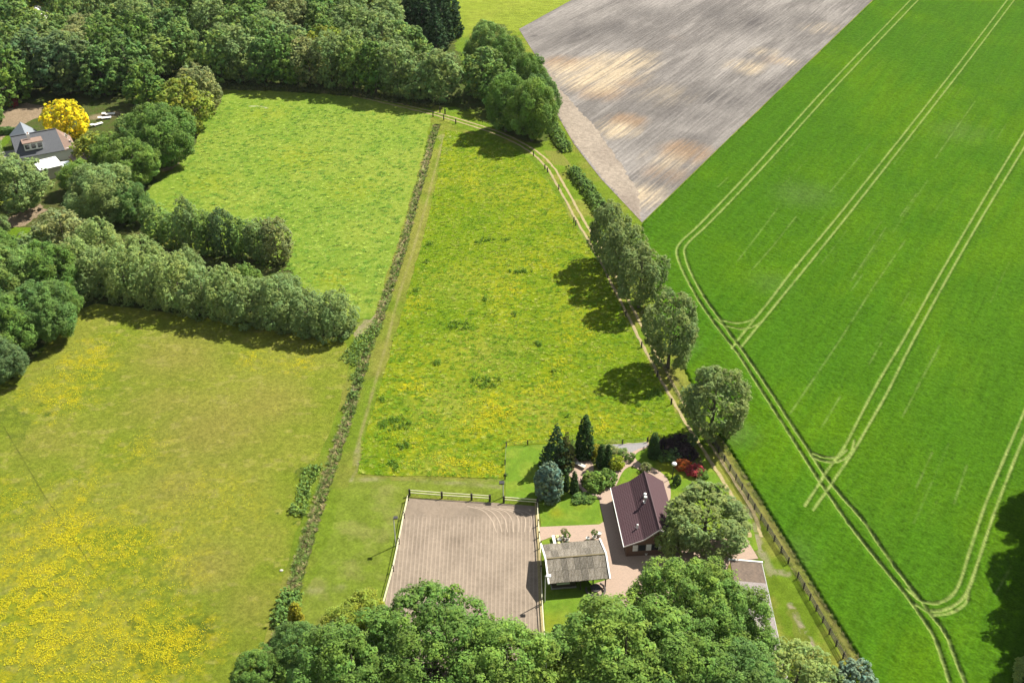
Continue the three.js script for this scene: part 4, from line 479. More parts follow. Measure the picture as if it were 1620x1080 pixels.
// the wood behind the paddock: individual crowns, thinned so that each stands by itself
{
  const r = rng(404), placed = [], kinds = [['wood', 'oak', 'fresh green broadleaf tree in the wood'], ['wood', 'mid', 'mid green broadleaf tree in the wood'], ['thin', 'grey', 'grey green thin crowned tree in the wood'], ['thin', 'brown', 'brownish green tree in the wood'], ['wood', 'lime', 'yellow green tree in the wood'], ['wood', 'oakdark', 'dark green broadleaf tree in the wood'], ['wood', 'grey', 'silvery green broad tree in the wood']];
  const add = (x, z, H, R, k) => {
    placed.push([x, z]); const [f, m, l] = kinds[k], side = x / -z < -0.34 ? 'left part' : x / -z < -0.22 ? 'middle' : 'right part', rank = z > -318 ? 'front edge' : z > -345 ? 'second rank' : z > -378 ? 'deep interior' : 'top edge';
    tree(f, x, z, H, R, m, (H > 16 ? 'tall ' : H < 14 ? 'low ' : '') + l.replace('in the wood', 'at the ' + rank + ', ' + side + ' of the far wood'), 'trees of the wood behind the paddock');
  };
  const edge = [[-87.11, -312.19], [-80.61, -311.12], [-73.87, -310.59], [-66.97, -309.01], [-60.2, -307.96], [-53.4, -306.39], [-46.65, -304.84], [-39.85, -302.29], [-33.1, -299.26], [-26.49, -296.78], [-20.41, -295.8]];
  edge.forEach(([x, z], i) => { add(x, z, 14 + 3 * r(), 5 + r(), [1, 2, 5, 0, 3, 2, 1, 0, 2, 6, 2][i]); });
  const wood = [[-163.46, -316.51], [-142.26, -311.12], [-115.7, -311.12], [-90.64, -317.61], [-20.53, -304.84], [-27.61, -320.94], [-38.23, -345.89], [-57.16, -442.91], [-263.86, -457.63]];
  const hA = [-157.17, -355.18], hB = [-99.44, -373.58];
  const pick = [0, 1, 2, 1, 3, 2, 0, 6, 4, 1, 5, 2, 0, 6, 1, 2];
  for (let k = 0; k < 4000 && placed.length < 175; k++) {
    const x = -230 + 215 * r(), z = -425 + 125 * r(); if (!inside(wood, x, z)) continue;
    if (placed.some(([a, b]) => Math.hypot(a - x, b - z) < 7.4)) continue;
    if ([[hA[0], hA[1], 8], [hB[0], hB[1], 7]].some(([a, b, w]) => { const t = z - b; return Math.abs(x - a + (a / b) * -t) < w && t > -9 && t < 15; })) continue;
    add(x, z, 12.5 + 5.5 * r(), 4.6 + 1.9 * r(), pick[(r() * pick.length) | 0]);
  }
  [[-34.08, -358.9, 22], [-29.88, -353.6, 20], [-26.76, -357.57, 21], [-22.87, -348.43, 19], [-20.62, -353.6, 18], [-37.66, -376.34, 22], [-32.61, -380, 23], [-27.03, -376.34, 22], [-22.93, -374.18, 20], [-42.69, -395.24, 22], [-24.43, -339.67, 15]].forEach(([x, z, H], i) => tree('spruce', x, z, H, 4.4, 'spruce', 'dark spruce ' + ['in the front left of', 'second from the front left of', 'in the front middle of', 'at the front right of', 'rightmost in', 'behind the left of', 'in the centre of', 'behind the middle of', 'behind the right of', 'at the far left back of', 'small, foremost in'][i] + ' the stand beside the grass strip', 'spruces beside the grass strip'));
}

// ------------------------------------------------------------------ low growth that nobody could count
function scatter(name, label, geo, mat, items, category) {
  const m = new THREE.InstancedMesh(geo, mat, items.length), q = new THREE.Matrix4(), e = new THREE.Euler(), qu = new THREE.Quaternion(), c = new THREE.Color();
  items.forEach(([x, y, z, s, sy, k], i) => { e.set(0, i * 2.4, 0); m.setMatrixAt(i, q.compose(V3(x, y, z), qu.setFromEuler(e), V3(s, sy, s))); m.setColorAt(i, c.setRGB(k[0], k[1], k[2])); });
  m.name = numbered(name); m.castShadow = m.receiveShadow = true; scene.add(m); return tag(m, label, category, null, 'stuff');
}
const tuftGeo = (() => { const r = rng(6), P = [], I = []; for (let k = 0; k < 9; k++) { const a = k * 2.4, d = 0.55 + 0.5 * r(), h = 0.45 + 0.4 * r(), w = 0.13, bx = Math.cos(a) * 0.25 * r(), bz = Math.sin(a) * 0.25 * r(), n = P.length / 3; P.push(bx - Math.sin(a) * w, 0, bz + Math.cos(a) * w, bx + Math.sin(a) * w, 0, bz - Math.cos(a) * w, bx + Math.cos(a) * d, h, bz + Math.sin(a) * d); I.push(n, n + 1, n + 2); } const g = new THREE.BufferGeometry(); g.setAttribute('position', new THREE.Float32BufferAttribute(P, 3)); g.setIndex(I); const q = g.toNonIndexed(); q.computeVertexNormals(); return q; })();
const leafyGeo = crownGeo(99, { y0: 0.1, y1: 0.9, R: 0.6, profile: low, lobes: 10, lobeR: 0.4, leaves: 60, leaf: 0.16, rand: 0.9 });
const white = new THREE.MeshPhysicalMaterial({ color: 0xffffff, roughness: 1, side: THREE.DoubleSide, specularIntensity: 0.2, transmission: 0.25, thickness: 0 });
const whiteV = leafMat([1, 1, 1], 0.25);
{
  const r = rng(17), it = [], lf = []; const dense = (p, w, n, h, cols, leafy, list) => { for (let k = 0; k < n; k++) { const i = (r() * (p.length - 1)) | 0, t = r(), a = p[i], b = p[i + 1], l = Math.hypot(b[0] - a[0], b[1] - a[1]), o = (r() - 0.5) * 2 * w; const x = a[0] + (b[0] - a[0]) * t - (b[1] - a[1]) / l * o, z = a[1] + (b[1] - a[1]) * t + (b[0] - a[0]) / l * o, s = h * (0.6 + 0.8 * r()), c = cols[(r() * cols.length) | 0], q = 0.8 + 0.4 * r(), y = Math.abs(o) < 0.75 ? -0.5 * (1 - Math.abs(o) / 0.75) : 0; (r() < leafy ? lf : it).push([x, y, z, s, s * (0.8 + 0.5 * r()), [c[0] * q, c[1] * q, c[2] * q]]); } };
  dense(ditchLine, 1.0, 3400, 0.42, [[0.28, 0.23, 0.11], [0.2, 0.2, 0.07], [0.15, 0.2, 0.045], [0.33, 0.27, 0.15], [0.13, 0.21, 0.045], [0.16, 0.24, 0.05], [0.15, 0.23, 0.05]], 0);
  dense(ditchLine, 0.9, 170, 0.5, [[0.17, 0.28, 0.05], [0.2, 0.3, 0.06]], 1);
  dense(ditchLine.slice(26, 37), 1.3, 90, 0.7, [[0.18, 0.28, 0.07], [0.2, 0.3, 0.07]], 0.9);
  dense([[-32.29, -134.7], [-32.78, -131.28], [-32.99, -127.51], [-33.27, -123.18]], 1.1, 120, 0.7, [[0.2, 0.32, 0.07], [0.23, 0.34, 0.07]], 0.75);
  dense([[-27.57, -173.69], [-29.84, -167.2], [-31.23, -164.09]], 1.5, 110, 0.7, [[0.2, 0.32, 0.07], [0.23, 0.34, 0.07]], 0.8);
  dense([[-31.29, -106.92], [-31.57, -100.91]], 1.3, 150, 0.9, [[0.18, 0.3, 0.06]], 0.9);
  dense(sideDitch2, 1.1, 700, 1.2, [[0.17, 0.28, 0.05], [0.2, 0.3, 0.06]], 0.8); dense(sideDitch, 1.2, 400, 1.2, [[0.17, 0.28, 0.05], [0.2, 0.3, 0.06]], 0.8);
  dense([[34.35, -142.58], [36.42, -134.07], [38.57, -125.32], [40.92, -115.42], [43.02, -106.32], [44.78, -99.13], [46.81, -91.58]], 0.8, 2200, 0.4, [[0.2, 0.19, 0.08], [0.16, 0.17, 0.05], [0.11, 0.16, 0.03]], 0);
  dense([[26.14, -187.76], [27.94, -171.49], [29.54, -159.06], [30.62, -153.3]], 0.8, 700, 0.4, [[0.2, 0.19, 0.08], [0.11, 0.16, 0.03]], 0);
  dense([[-86.54, -307.96], [-67.36, -305.87], [-46.34, -302.29], [-21.63, -291.91]], 2.5, 900, 0.9, [[0.08, 0.12, 0.03], [0.12, 0.14, 0.04]], 0.5);
  for (const [x, z, R, s] of nettles) for (let k = 0; k < 11 * R * R * Math.sqrt(s); k++) { const a = r() * 6.28, q = Math.sqrt(r()) * R, w = 0.75 + 0.5 * r(); lf.push([x + Math.cos(a) * q * s * 0.7, 0, z + Math.sin(a) * q, 0.42 * w, 0.55 * w, [0.16 * w, 0.29 * w, 0.035 * w]]); }
  scatter('tall_grass', 'rough dry grass along the ditch and field margins', tuftGeo, white, it, 'grass');
  scatter('tall_weeds', 'clumps of nettles and leafy weeds along the ditch and in the meadow', leafyGeo, whiteV, lf, 'weeds');
  // tussocks and flowers in the meadows
  const tus = [], fl = []; const b = bounds(midPoly);
  for (let k = 0; k < 17000; k++) { const x = b[0] + (b[2] - b[0]) * r(), z = b[1] + (b[3] - b[1]) * r(); if (!inside(midPoly, x, z)) continue; const n = fbm(x * 0.55, z * 0.9, 43, 4), q = 0.75 + 0.5 * r(); tus.push([x, 0.02, z, 0.3 + 0.3 * r(), 0.22 + 0.22 * r(), n > 0.55 ? [0.13 * q, 0.24 * q, 0.012 * q] : r() < 0.2 ? [0.32 * q, 0.36 * q, 0.07 * q] : [0.2 * q, 0.3 * q, 0.018 * q]]); }
  const pb = bounds([[-88.38, -299.76], [-22.72, -286.23], [-27.82, -179.37], [-82.91, -214.46]]), pp = [[-84.72, -295.8], [-22.66, -285.3], [-27.94, -180.53], [-45.27, -195.4], [-82.21, -218.11]];
  for (let k = 0; k < 7000; k++) { const x = pb[0] + (pb[2] - pb[0]) * r(), z = pb[1] + (pb[3] - pb[1]) * r(); if (!inside(pp, x, z)) continue; const n = fbm(x * 0.8, z * 1.3, 33, 4), q = 0.75 + 0.5 * r(); if (n < 0.48 && r() < 0.6) continue; tus.push([x, 0.02, z, 0.4 + 0.4 * r(), 0.22 + 0.25 * r(), n > 0.52 ? [0.14 * q, 0.26 * q, 0.03 * q] : [0.28 * q, 0.38 * q, 0.06 * q]]); }
  scatter('meadow_grass', 'tussocky grass standing in the meadow and paddock', tuftGeo, white, tus, 'grass');
  const petal = new THREE.CircleGeometry(0.055, 5).rotateX(-Math.PI / 2 + 0.5);
  for (const [list, d, h] of [[buttercupsLeft, 75, 0.1], [buttercupsMid, 110, 0.22]]) for (const [x, z, R, s] of list) for (let k = 0; k < R * R * d * s * s; k++) { const a = r() * 6.28, q = (0.3 + 0.7 * r()) * Math.sqrt(r()) * R * 1.35, px = x + Math.cos(a) * q, pz = z + Math.sin(a) * q * 1.15; if (fbm(px * 0.8, pz * 0.8, 9, 3) < 0.47) continue; if (!inside(midPoly, px, pz) && !inside(meadowPoly, px, pz)) continue; const w = 0.7 + 0.6 * r(); fl.push([px, h + 0.12 * r(), pz, w, 1, r() < 0.2 ? [0.52, 0.42, 0.01] : [0.5, 0.46, 0.015]]); }
  scatter('buttercups', 'yellow buttercups in flower across the meadows', petal, white, fl, 'flowers');
  console.log('scatter', it.length, lf.length, tus.length, fl.length);
}

// ------------------------------------------------------------------ buildings
function slab(a, b, c, d, th) { // quad a b c d (counter-clockwise from above) thickened downwards
  const A = [a, b, c, d].map((p) => V3(...p)), n = A[1].clone().sub(A[0]).cross(A[3].clone().sub(A[0])).normalize().multiplyScalar(-th), B = A.map((p) => p.clone().add(n)), P = [], q = (i, j, k, l) => { for (const v of [i, j, k, i, k, l]) P.push(v.x, v.y, v.z); };
  q(A[0], A[1], A[2], A[3]); q(B[3], B[2], B[1], B[0]); for (let i = 0; i < 4; i++) q(A[(i + 1) % 4], A[i], B[i], B[(i + 1) % 4]);
  const g = new THREE.BufferGeometry(); g.setAttribute('position', new THREE.Float32BufferAttribute(P, 3)); g.setAttribute('uv', new THREE.Float32BufferAttribute(new Array(P.length / 3 * 2).fill(0).map((_, i) => i % 2 ? P[Math.floor(i / 2) * 3 + 2] / 2 : (P[Math.floor(i / 2) * 3] + P[Math.floor(i / 2) * 3 + 1]) / 2), 2)); g.computeVertexNormals(); return g;
}
// tiled slope: a = eave start, b = eave end, c = ridge end, d = ridge start
function tiled(a, b, c, d, tw = 0.3, th = 0.36) {
  const A = V3(...a), B = V3(...b), C = V3(...c), D = V3(...d), n = B.clone().sub(A).cross(D.clone().sub(A)).normalize(); if (n.y < 0) n.negate();
  const nu = Math.max(2, Math.round(A.distanceTo(B) / tw)) * 4, rows = Math.max(2, Math.round(A.distanceTo(D) / th)), P = [], U = [], I = [];
  const at = (u, v, h) => { const p = A.clone().lerp(B, u).lerp(D.clone().lerp(C, u), v).addScaledVector(n, h); P.push(p.x, p.y, p.z); U.push(u * A.distanceTo(B) / 2, v * A.distanceTo(D) / 2); };
  for (let r = 0; r < rows; r++) for (const [v, h] of [[r / rows, 0.075], [(r + 1) / rows, 0.03]]) for (let i = 0; i <= nu; i++) at(i / nu, v, h + 0.04 * [1, 0.35, 0, 0.35][i % 4]);
  for (let r = 0; r < rows * 2 - 1; r++) for (let i = 0; i < nu; i++) { const q = r * (nu + 1) + i; I.push(q, q + 1, q + nu + 1, q + 1, q + nu + 2, q + nu + 1); }
  const g = new THREE.BufferGeometry(); g.setAttribute('position', new THREE.Float32BufferAttribute(P, 3)); g.setAttribute('uv', new THREE.Float32BufferAttribute(U, 2)); g.setIndex(I); const f = g.toNonIndexed(); f.computeVertexNormals(); return f;
}
function prism(pts, z0, z1) { const s = new THREE.Shape(pts.map(([x, y]) => new THREE.Vector2(x, y))); const g = new THREE.ExtrudeGeometry(s, { depth: z1 - z0, bevelEnabled: false }); g.translate(0, 0, z0); return g; }
const whitePaint = flat([0.72, 0.72, 0.7], 0.6), darkGlass = new THREE.MeshStandardMaterial({ color: lin(0.02, 0.025, 0.03), roughness: 0.08 }), darkWood = new THREE.MeshStandardMaterial({ map: wear([0.035, 0.028, 0.022], [0.08, 0.065, 0.05], 128, 8, 4), roughness: 0.9 }), postMat = new THREE.MeshStandardMaterial({ map: wear([0.02, 0.018, 0.015], [0.06, 0.05, 0.04], 64, 8, 6), roughness: 0.95 });
const brickMat = new THREE.MeshStandardMaterial({ map: wear([0.09, 0.05, 0.035], [0.19, 0.11, 0.075], 256, 32, 7), roughness: 0.95 }), metal = flat([0.5, 0.5, 0.5], 0.4, { metalness: 0.6 }), black = flat([0.015, 0.015, 0.016], 0.6);
const roofRed = new THREE.MeshStandardMaterial({ map: wear([0.038, 0.016, 0.021], [0.066, 0.029, 0.037], 256, 16, 8), roughness: 0.85 }), roofRidge = flat([0.05, 0.022, 0.028], 0.6);
{ // main house
  const h = thing('house', 'low brick house with a dark red tiled asymmetrical roof', 'house', 16.47, 0, -113.91, 0.075);
  const Ln = 12.9, xr = 5.05, hr = 5.4, xm = 2.85, hm = 3.55, he = 2.4, xe = 8.1, hre = 3.2;
  part('wall', prism([[0.4, 0], [7.8, 0], [7.8, 3.1], [xr, hr - 0.25], [xm, hm - 0.22], [0.4, 2.35]], -Ln + 0.35, -0.35), brickMat, h);
  const r1 = part('roof', slab([0, he, 0], [xm, hm, 0], [xm, hm, -Ln], [0, he, -Ln], 0.14), roofRed, h, 'dark red tiled roof with a shallower lean-to slope');
  part('roof_slope', slab([xm, hm, 0], [xr, hr, 0], [xr, hr, -Ln], [xm, hm, -Ln], 0.14), roofRed, r1); part('roof_slope', slab([xr, hr, 0], [xe, hre, 0], [xe, hre, -Ln], [xr, hr, -Ln], 0.14), roofRed, r1);
  for (const g of [tiled([0, he, -Ln], [0, he, 0], [xm, hm, 0], [xm, hm, -Ln]), tiled([xm, hm, -Ln], [xm, hm, 0], [xr, hr, 0], [xr, hr, -Ln]), tiled([xe, hre, 0], [xe, hre, -Ln], [xr, hr, -Ln], [xr, hr, 0])]) { const m = part('roof_tiles', g, roofRed, r1); m.userData.kind = 'stuff'; }
  part('ridge_cap', tube([xr, hr + 0.06, 0.02], [xr, hr + 0.06, -Ln - 0.02], 0.13, 0.13, 8), roofRidge, r1);
  part('gutter', beam([-0.08, he - 0.03, 0.05], [-0.08, he - 0.03, -Ln - 0.05], 0.14, 0.14), whitePaint, h); part('bargeboard', merge([beam([-0.05, he + 0.02, 0.04], [xm, hm + 0.02, 0.04], 0.05, 0.2), beam([xm, hm + 0.02, 0.04], [xr, hr + 0.04, 0.04], 0.05, 0.2), beam([xr, hr + 0.04, 0.04], [xe, hre, 0.04], 0.05, 0.2)]), flat([0.5, 0.47, 0.45], 0.7), h);
  for (const [x, w] of [[1.7, 0.75], [3.7, 0.75], [5.6, 1.0]]) { const s = part('window_shutter', box(w, 1.15, 0.07, x, 1.75, -0.28), whitePaint, h); part('batten', box(w * 0.9, 0.06, 0.05, x, 1.75, -0.23), flat([0.6, 0.6, 0.58]), s); }
  for (const x of [2.7, 4.65]) { const w = part('window', box(1.1, 1.1, 0.08, x, 1.75, -0.3), darkWood, h); part('pane', box(0.96, 0.96, 0.03, x, 1.75, -0.25), darkGlass, w); }
  for (const z of [-3, -6.2, -9.6]) { const w = part('window', box(0.08, 1.2, 1.4, 0.37, 1.4, z), whitePaint, h); part('pane', box(0.03, 1.02, 1.2, 0.32, 1.4, z), darkGlass, w); }
  const ch = part('chimney_pipe', merge([tube([4.15, 4.4, -6.9], [4.15, 5.6, -6.9], 0.16, 0.16, 10), new THREE.CylinderGeometry(0.26, 0.3, 0.16, 12).translate(4.15, 5.66, -6.9)]), metal, h); part('flashing', box(0.6, 0.05, 0.6, 4.15, 4.68, -6.9), metal, ch);
  part('roof_dome', new THREE.SphereGeometry(0.27, 14, 8, 0, 6.3, 0, 1.7).translate(4.35, 5.0, -8.2), whitePaint, h, 'round white roof dome above the flue');
  const v = part('vent_cowl', merge([tube([2.3, 3.2, -2.7], [2.3, 3.95, -2.7], 0.13, 0.13, 8), new THREE.SphereGeometry(0.17, 10, 6).translate(2.3, 4.05, -2.7)]), whitePaint, h, 'small white vent near the front corner of the roof'); part('stay', beam([2.3, 3.6, -2.7], [1.9, 3.25, -3.2], 0.03, 0.03), metal, v);
}
{ // open fronted shed
  const s = thing('garden_shed', 'open sided shed with a lichened grey sheet roof and white verge boards', 'shed', 4.36, 0, -114.4, 0.117);
  const Lx = 8.6, D = 7.75, zr = 4.35, hr = 3.75, he = 2.35;
  const rm = [0, 1, 2].map((k) => new THREE.MeshStandardMaterial({ map: texture(128, 128, (() => { const r = rng(30 + k); return (i, j, o) => { const n = fbm(i * 0.06, j * 0.03, 3 + k, 4), n2 = fbm(i * 0.25, j * 0.1, 9 + k, 3); set3(o, [0.165, 0.14, 0.112]); mix3(o, [0.1, 0.083, 0.062], sst(0.4, 0.65, n)); mix3(o, [0.15, 0.13, 0.06], 0.6 * sst(0.58, 0.75, n2)); mix3(o, [0.42, 0.41, 0.38], 0.9 * sst(0.6, 0.7, fbm(i * 0.5, j * 0.5, 20 + k, 2))); mul3(o, [0.78, 1, 1.22][k] * (0.82 + 0.18 * Math.sin(i * 0.55)) * (0.8 + 0.4 * r())); }; })(), true, true), roughness: 0.95 }));
  const sheet = (w, len) => { const P = [], U = [], I = [], n = 12; for (let i = 0; i <= n; i++) for (const v of [0, 1]) { P.push(i / n * w, 0.045 * (i % 2), v * len); U.push(i / n, v); if (i && v) { const q = i * 2; I.push(q - 2, q - 1, q, q, q - 1, q + 1); } } const g = new THREE.BufferGeometry(); g.setAttribute('position', new THREE.Float32BufferAttribute(P, 3)); g.setAttribute('uv', new THREE.Float32BufferAttribute(U, 2)); g.setIndex(I); const f = g.toNonIndexed(); f.computeVertexNormals(); return f; };
  const roof = part('roof', merge([slab([0.05, he - 0.1, 0.1], [0.05, hr - 0.1, zr], [Lx - 0.05, hr - 0.1, zr], [Lx - 0.05, he - 0.1, 0.1], 0.1), slab([0.05, hr - 0.1, zr], [0.05, he - 0.1, D - 0.1], [Lx - 0.05, he - 0.1, D - 0.1], [Lx - 0.05, hr - 0.1, zr], 0.1)]), darkWood, s);
  const r = rng(61), W = (Lx - 0.1) / 9;
  for (const [z0, y0, z1, y1] of [[0, he, zr, hr], [D, he, zr, hr]]) { const len = Math.hypot(z1 - z0, y1 - y0), half = len / 2 + 0.1, g = sheet(W + 0.05, half), a = Math.atan2(y1 - y0, Math.abs(z1 - z0)); for (let row = 0; row < 2; row++) for (let c = 0; c < 9; c++) { const m = part('roof_sheet', g, rm[(r() * 3) | 0], roof); const t = row ? 0.5 - 0.1 / len : 0; m.rotation.x = z1 > z0 ? -a : a; if (z1 > z0) m.position.set(0.05 + c * W, y0 + (y1 - y0) * t + 0.02 + row * 0.03 + 0.035 * (c % 2), z0 + (z1 - z0) * t); else { const t1 = t + half / len; m.position.set(0.05 + c * W, y0 + (y1 - y0) * t1 + 0.02 + row * 0.03 + 0.035 * (c % 2), z0 + (z1 - z0) * t1); } } }
  part('ridge_cap', tube([0.03, hr + 0.06, zr], [Lx - 0.03, hr + 0.06, zr], 0.14, 0.14, 8), new THREE.MeshStandardMaterial({ map: wear([0.09, 0.08, 0.04], [0.2, 0.16, 0.09], 64, 8, 3), roughness: 1 }), roof);
  for (const x of [-0.09, Lx + 0.09]) part('verge_board', merge([beam([x, he + 0.06, -0.1], [x, hr + 0.09, zr], 0.22, 0.26), beam([x, hr + 0.09, zr], [x, he + 0.06, D + 0.1], 0.22, 0.26)]), whitePaint, s);
  part('wall', merge([box(3.4, 2.3, 0.14, 2.3, 1.15, 6.5), box(0.14, 2.5, 5.9, 0.65, 1.25, 3.6), box(0.14, 2.5, 5.9, 4.0, 1.25, 3.6), box(7.3, 2.4, 0.14, 4.25, 1.2, 0.7)]), darkWood, s, 'dark timber walls of the closed left half');
  const w = part('window', box(1.9, 1.1, 0.1, 2.2, 1.35, 6.6), whitePaint, s, 'white framed window with a louvred lower half'); part('pane', box(1.5, 0.36, 0.04, 2.2, 1.65, 6.66), darkGlass, w); for (const k of [0, 1, 2]) part('louvre', box(1.7, 0.1, 0.05, 2.2, 0.95 + k * 0.16, 6.68), flat([0.6, 0.65, 0.62]), w);
  for (const [x, z] of [[4.6, 7.2], [8.2, 7.2], [8.2, 0.7], [6.4, 7.2]]) part('post', box(0.16, 2.35, 0.16, x, 1.17, z), darkWood, s);
  part('floor_slab', box(3.6, 0.12, 6.2, 2.3, 0.12, 3.7), flat([0.25, 0.24, 0.22]), s);
}
{ // dark round seat and table under the shed
  const t = thing('round_table', 'dark round table with a low ring bench under the shed edge', 'table', 11.9, 0.1, -107.4);
  part('table_top', new THREE.CylinderGeometry(0.75, 0.75, 0.06, 24).translate(0, 0.74, 0), flat([0.05, 0.045, 0.045]), t); part('pedestal', tube([0, 0, 0], [0, 0.72, 0], 0.18, 0.1, 10), black, t); part('ring_bench', new THREE.TorusGeometry(1.35, 0.16, 6, 28, 4.4).rotateX(Math.PI / 2).rotateY(1).translate(0, 0.4, 0), flat([0.06, 0.05, 0.05]), t);
  for (let k = 0; k < 4; k++) { const a = 0.9 - k * 1.1 + 3.4; part('leg', box(0.08, 0.4, 0.08, Math.cos(a) * 1.35, 0.2, Math.sin(a) * 1.35), black, t); }
}
{ // long low barn
  const b = thing('barn', 'long low barn with a grey sheet roof and white front fascia', 'barn', 31.25, 0, -110.4, -0.03);
  const Lz = 24, rm = new THREE.MeshStandardMaterial({ map: wear([0.13, 0.11, 0.105], [0.27, 0.24, 0.235], 256, 16, 5), roughness: 0.95 });
  part('wall', prism([[0.3, 0], [4.2, 0], [4.2, 2.7], [0.3, 3.1]], 0.35, Lz - 0.2), brickMat, b);
  const roof = part('roof', slab([0, 3.25, Lz], [4.5, 2.85, Lz], [4.5, 2.85, 0], [0, 3.25, 0], 0.12), darkWood, b);
  const mossy = new THREE.MeshStandardMaterial({ map: wear([0.07, 0.055, 0.045], [0.15, 0.11, 0.085], 128, 8, 11), roughness: 1 });
  for (let k = 0; k < 12; k++) for (const [x0, x1, y0, y1] of [[0, 2.3, 3.27, 3.065], [2.25, 4.52, 3.05, 2.865]]) part('roof_sheet', slab([x0, y0 + 0.03, k * 2 + 2.03], [x1, y1 + 0.03, k * 2 + 2.03], [x1, y1 + 0.03 + 0.01, k * 2], [x0, y0 + 0.04, k * 2], 0.025), k < 2 ? mossy : rm, roof);
  part('fascia', slab([-0.2, 3.42, 0.02], [4.75, 2.98, 0.02], [4.75, 2.98, -0.2], [-0.2, 3.42, -0.2], 0.3), whitePaint, b); part('gutter', beam([4.6, 2.84, 0], [4.6, 2.84, Lz], 0.09, 0.09), flat([0.35, 0.35, 0.34]), b); part('drain_pipe', tube([-0.1, 0, -0.2], [-0.1, 3.1, -0.2], 0.05, 0.05, 8), metal, b);
}
{ // far house among the trees
  const h = thing('villa', 'white walled villa with a slate roof and dormer behind the yellow tree', 'house', -120.5, 0, -257, 0.5);
  const slate = new THREE.MeshStandardMaterial({ map: wear([0.045, 0.05, 0.06], [0.085, 0.09, 0.105], 128, 16, 2), roughness: 0.6 }), brownTile = new THREE.MeshStandardMaterial({ map: wear([0.15, 0.1, 0.08], [0.25, 0.17, 0.135], 128, 16, 4), roughness: 0.9 }), blueSlate = new THREE.MeshStandardMaterial({ map: wear([0.13, 0.15, 0.18], [0.22, 0.25, 0.29], 128, 16, 6), roughness: 0.6 });
  // local x along the ridge, z towards the viewer
  part('wall', merge([box(13, 3, 8.4, 0, 1.5, 0), prism([[-4.2, 3], [4.2, 3], [0, 6.6]], -6.5, -6.2).rotateY(Math.PI / 2)]), whitePaint, h);
  const r = part('roof', slab([-6.9, 2.8, 4.7], [4.6, 2.8, 4.7], [4.0, 7, 0], [-6.9, 7, 0], 0.18), slate, h, 'dark slate main slope'); part('roof_slope', slab([4.0, 7, 0], [6.9, 2.8, -4.7], [-6.9, 2.8, -4.7], [-6.9, 7, 0], 0.18), blueSlate, r);
  part('hip_slope', slab([4.6, 2.8, 4.7], [7.4, 2.8, 4.0], [7.4, 2.8, -4.2], [4.0, 7.01, 0], 0.18), brownTile, r, 'brown tiled hip slope with roof lights');
  for (const [x, y, z] of [[6.3, 4.28, -1.6], [5.9, 4.7, 0.6], [6.6, 3.95, 2.4]]) { const w = part('roof_light', box(0.9, 0.1, 0.8, 0, 0, 0), whitePaint, r); w.position.set(x, y, z); w.rotation.z = -0.9; part('pane', box(0.7, 0.05, 0.6, 0, 0.06, 0), darkGlass, w); }
  part('ridge_cap', tube([-6.95, 7.05, 0], [4, 7.05, 0], 0.14, 0.14, 7), slate, r);
  const d = part('dormer', merge([box(4.4, 1.9, 3.2, -2.4, 5.0, 2.2)]), whitePaint, h, 'white flat roofed dormer'); part('dormer_roof', box(4.9, 0.18, 3.7, -2.4, 6.05, 2.25), brownTile, d); for (const x of [-3.9, -2.4, -0.9]) part('pane', box(1.0, 1.1, 0.06, x, 5.0, 3.82), darkGlass, d);
  const c = part('chimney', box(0.7, 1.4, 0.7, -2.9, 6.9, 1.6), whitePaint, h); part('chimney_pot', tube([-2.9, 7.6, 1.6], [-2.9, 7.95, 1.6], 0.18, 0.15, 8), flat([0.3, 0.15, 0.1]), c);
  part('wing', prism([[-3, 0], [3, 0], [3, 3], [0, 5.6], [-3, 3]], -12, -3.5).translate(-3.2, 0, 0), whitePaint, h, 'white rear wing'); part('wing_roof', merge([slab([-6.6, 2.85, -12.2], [-6.6, 2.85, -2], [-3.2, 5.85, -2], [-3.2, 5.85, -12.2], 0.15), slab([-3.2, 5.85, -12.2], [-3.2, 5.85, -2], [0.2, 2.85, -2], [0.2, 2.85, -12.2], 0.15)]), blueSlate, h, 'blue grey slate roof of the rear wing');
  part('lean_to', box(5, 2.6, 4.4, -9, 1.3, 1), whitePaint, h, 'low white side wing'); part('lean_to_roof', box(5.6, 0.2, 5, -9, 2.75, 1), flat([0.2, 0.19, 0.18]), h);
}
{ const c = thing('conservatory', 'flat white roofed extension in front of the villa', 'extension', -115.6, 0, -246.6, 0.62);
  part('roof', box(5.6, 0.2, 6.4, 0, 2.9, 0), whitePaint, c); part('wall', box(5.1, 2.8, 5.9, 0, 1.4, 0), flat([0.5, 0.45, 0.36]), c); part('porch_roof', box(2.6, 0.14, 3.4, 3.7, 2.4, 1.6), flat([0.6, 0.65, 0.7], 0.3), c); for (const [x, z] of [[4.8, 0.1], [4.8, 3.1]]) part('post', box(0.12, 2.35, 0.12, x, 1.17, z), whitePaint, c); }
{ const b = thing('outbuilding', 'outbuilding with a ribbed brown roof right of the villa', 'outbuilding', -108.2, 0, -251.5, 0.75);
  const rb = new THREE.MeshStandardMaterial({ map: wear([0.15, 0.12, 0.1], [0.24, 0.19, 0.16], 128, 8, 12), roughness: 0.95 });
  part('wall', prism([[-2.4, 0], [2.4, 0], [2.4, 2.2], [0, 3.5], [-2.4, 2.2]], -3.2, 3.2), darkWood, b); const r = part('roof', slab([-2.8, 2.1, 3.5], [0, 3.65, 3.5], [0, 3.65, -3.5], [-2.8, 2.1, -3.5], 0.1), rb, b); part('roof_slope', slab([0, 3.65, 3.5], [2.8, 2.1, 3.5], [2.8, 2.1, -3.5], [0, 3.65, -3.5], 0.1), rb, r); for (let k = 0; k < 9; k++) part('roof_rib', beam([0.05, 3.7, -3.3 + k * 0.82], [2.78, 2.16, -3.3 + k * 0.82], 0.07, 0.08), rb, r); }
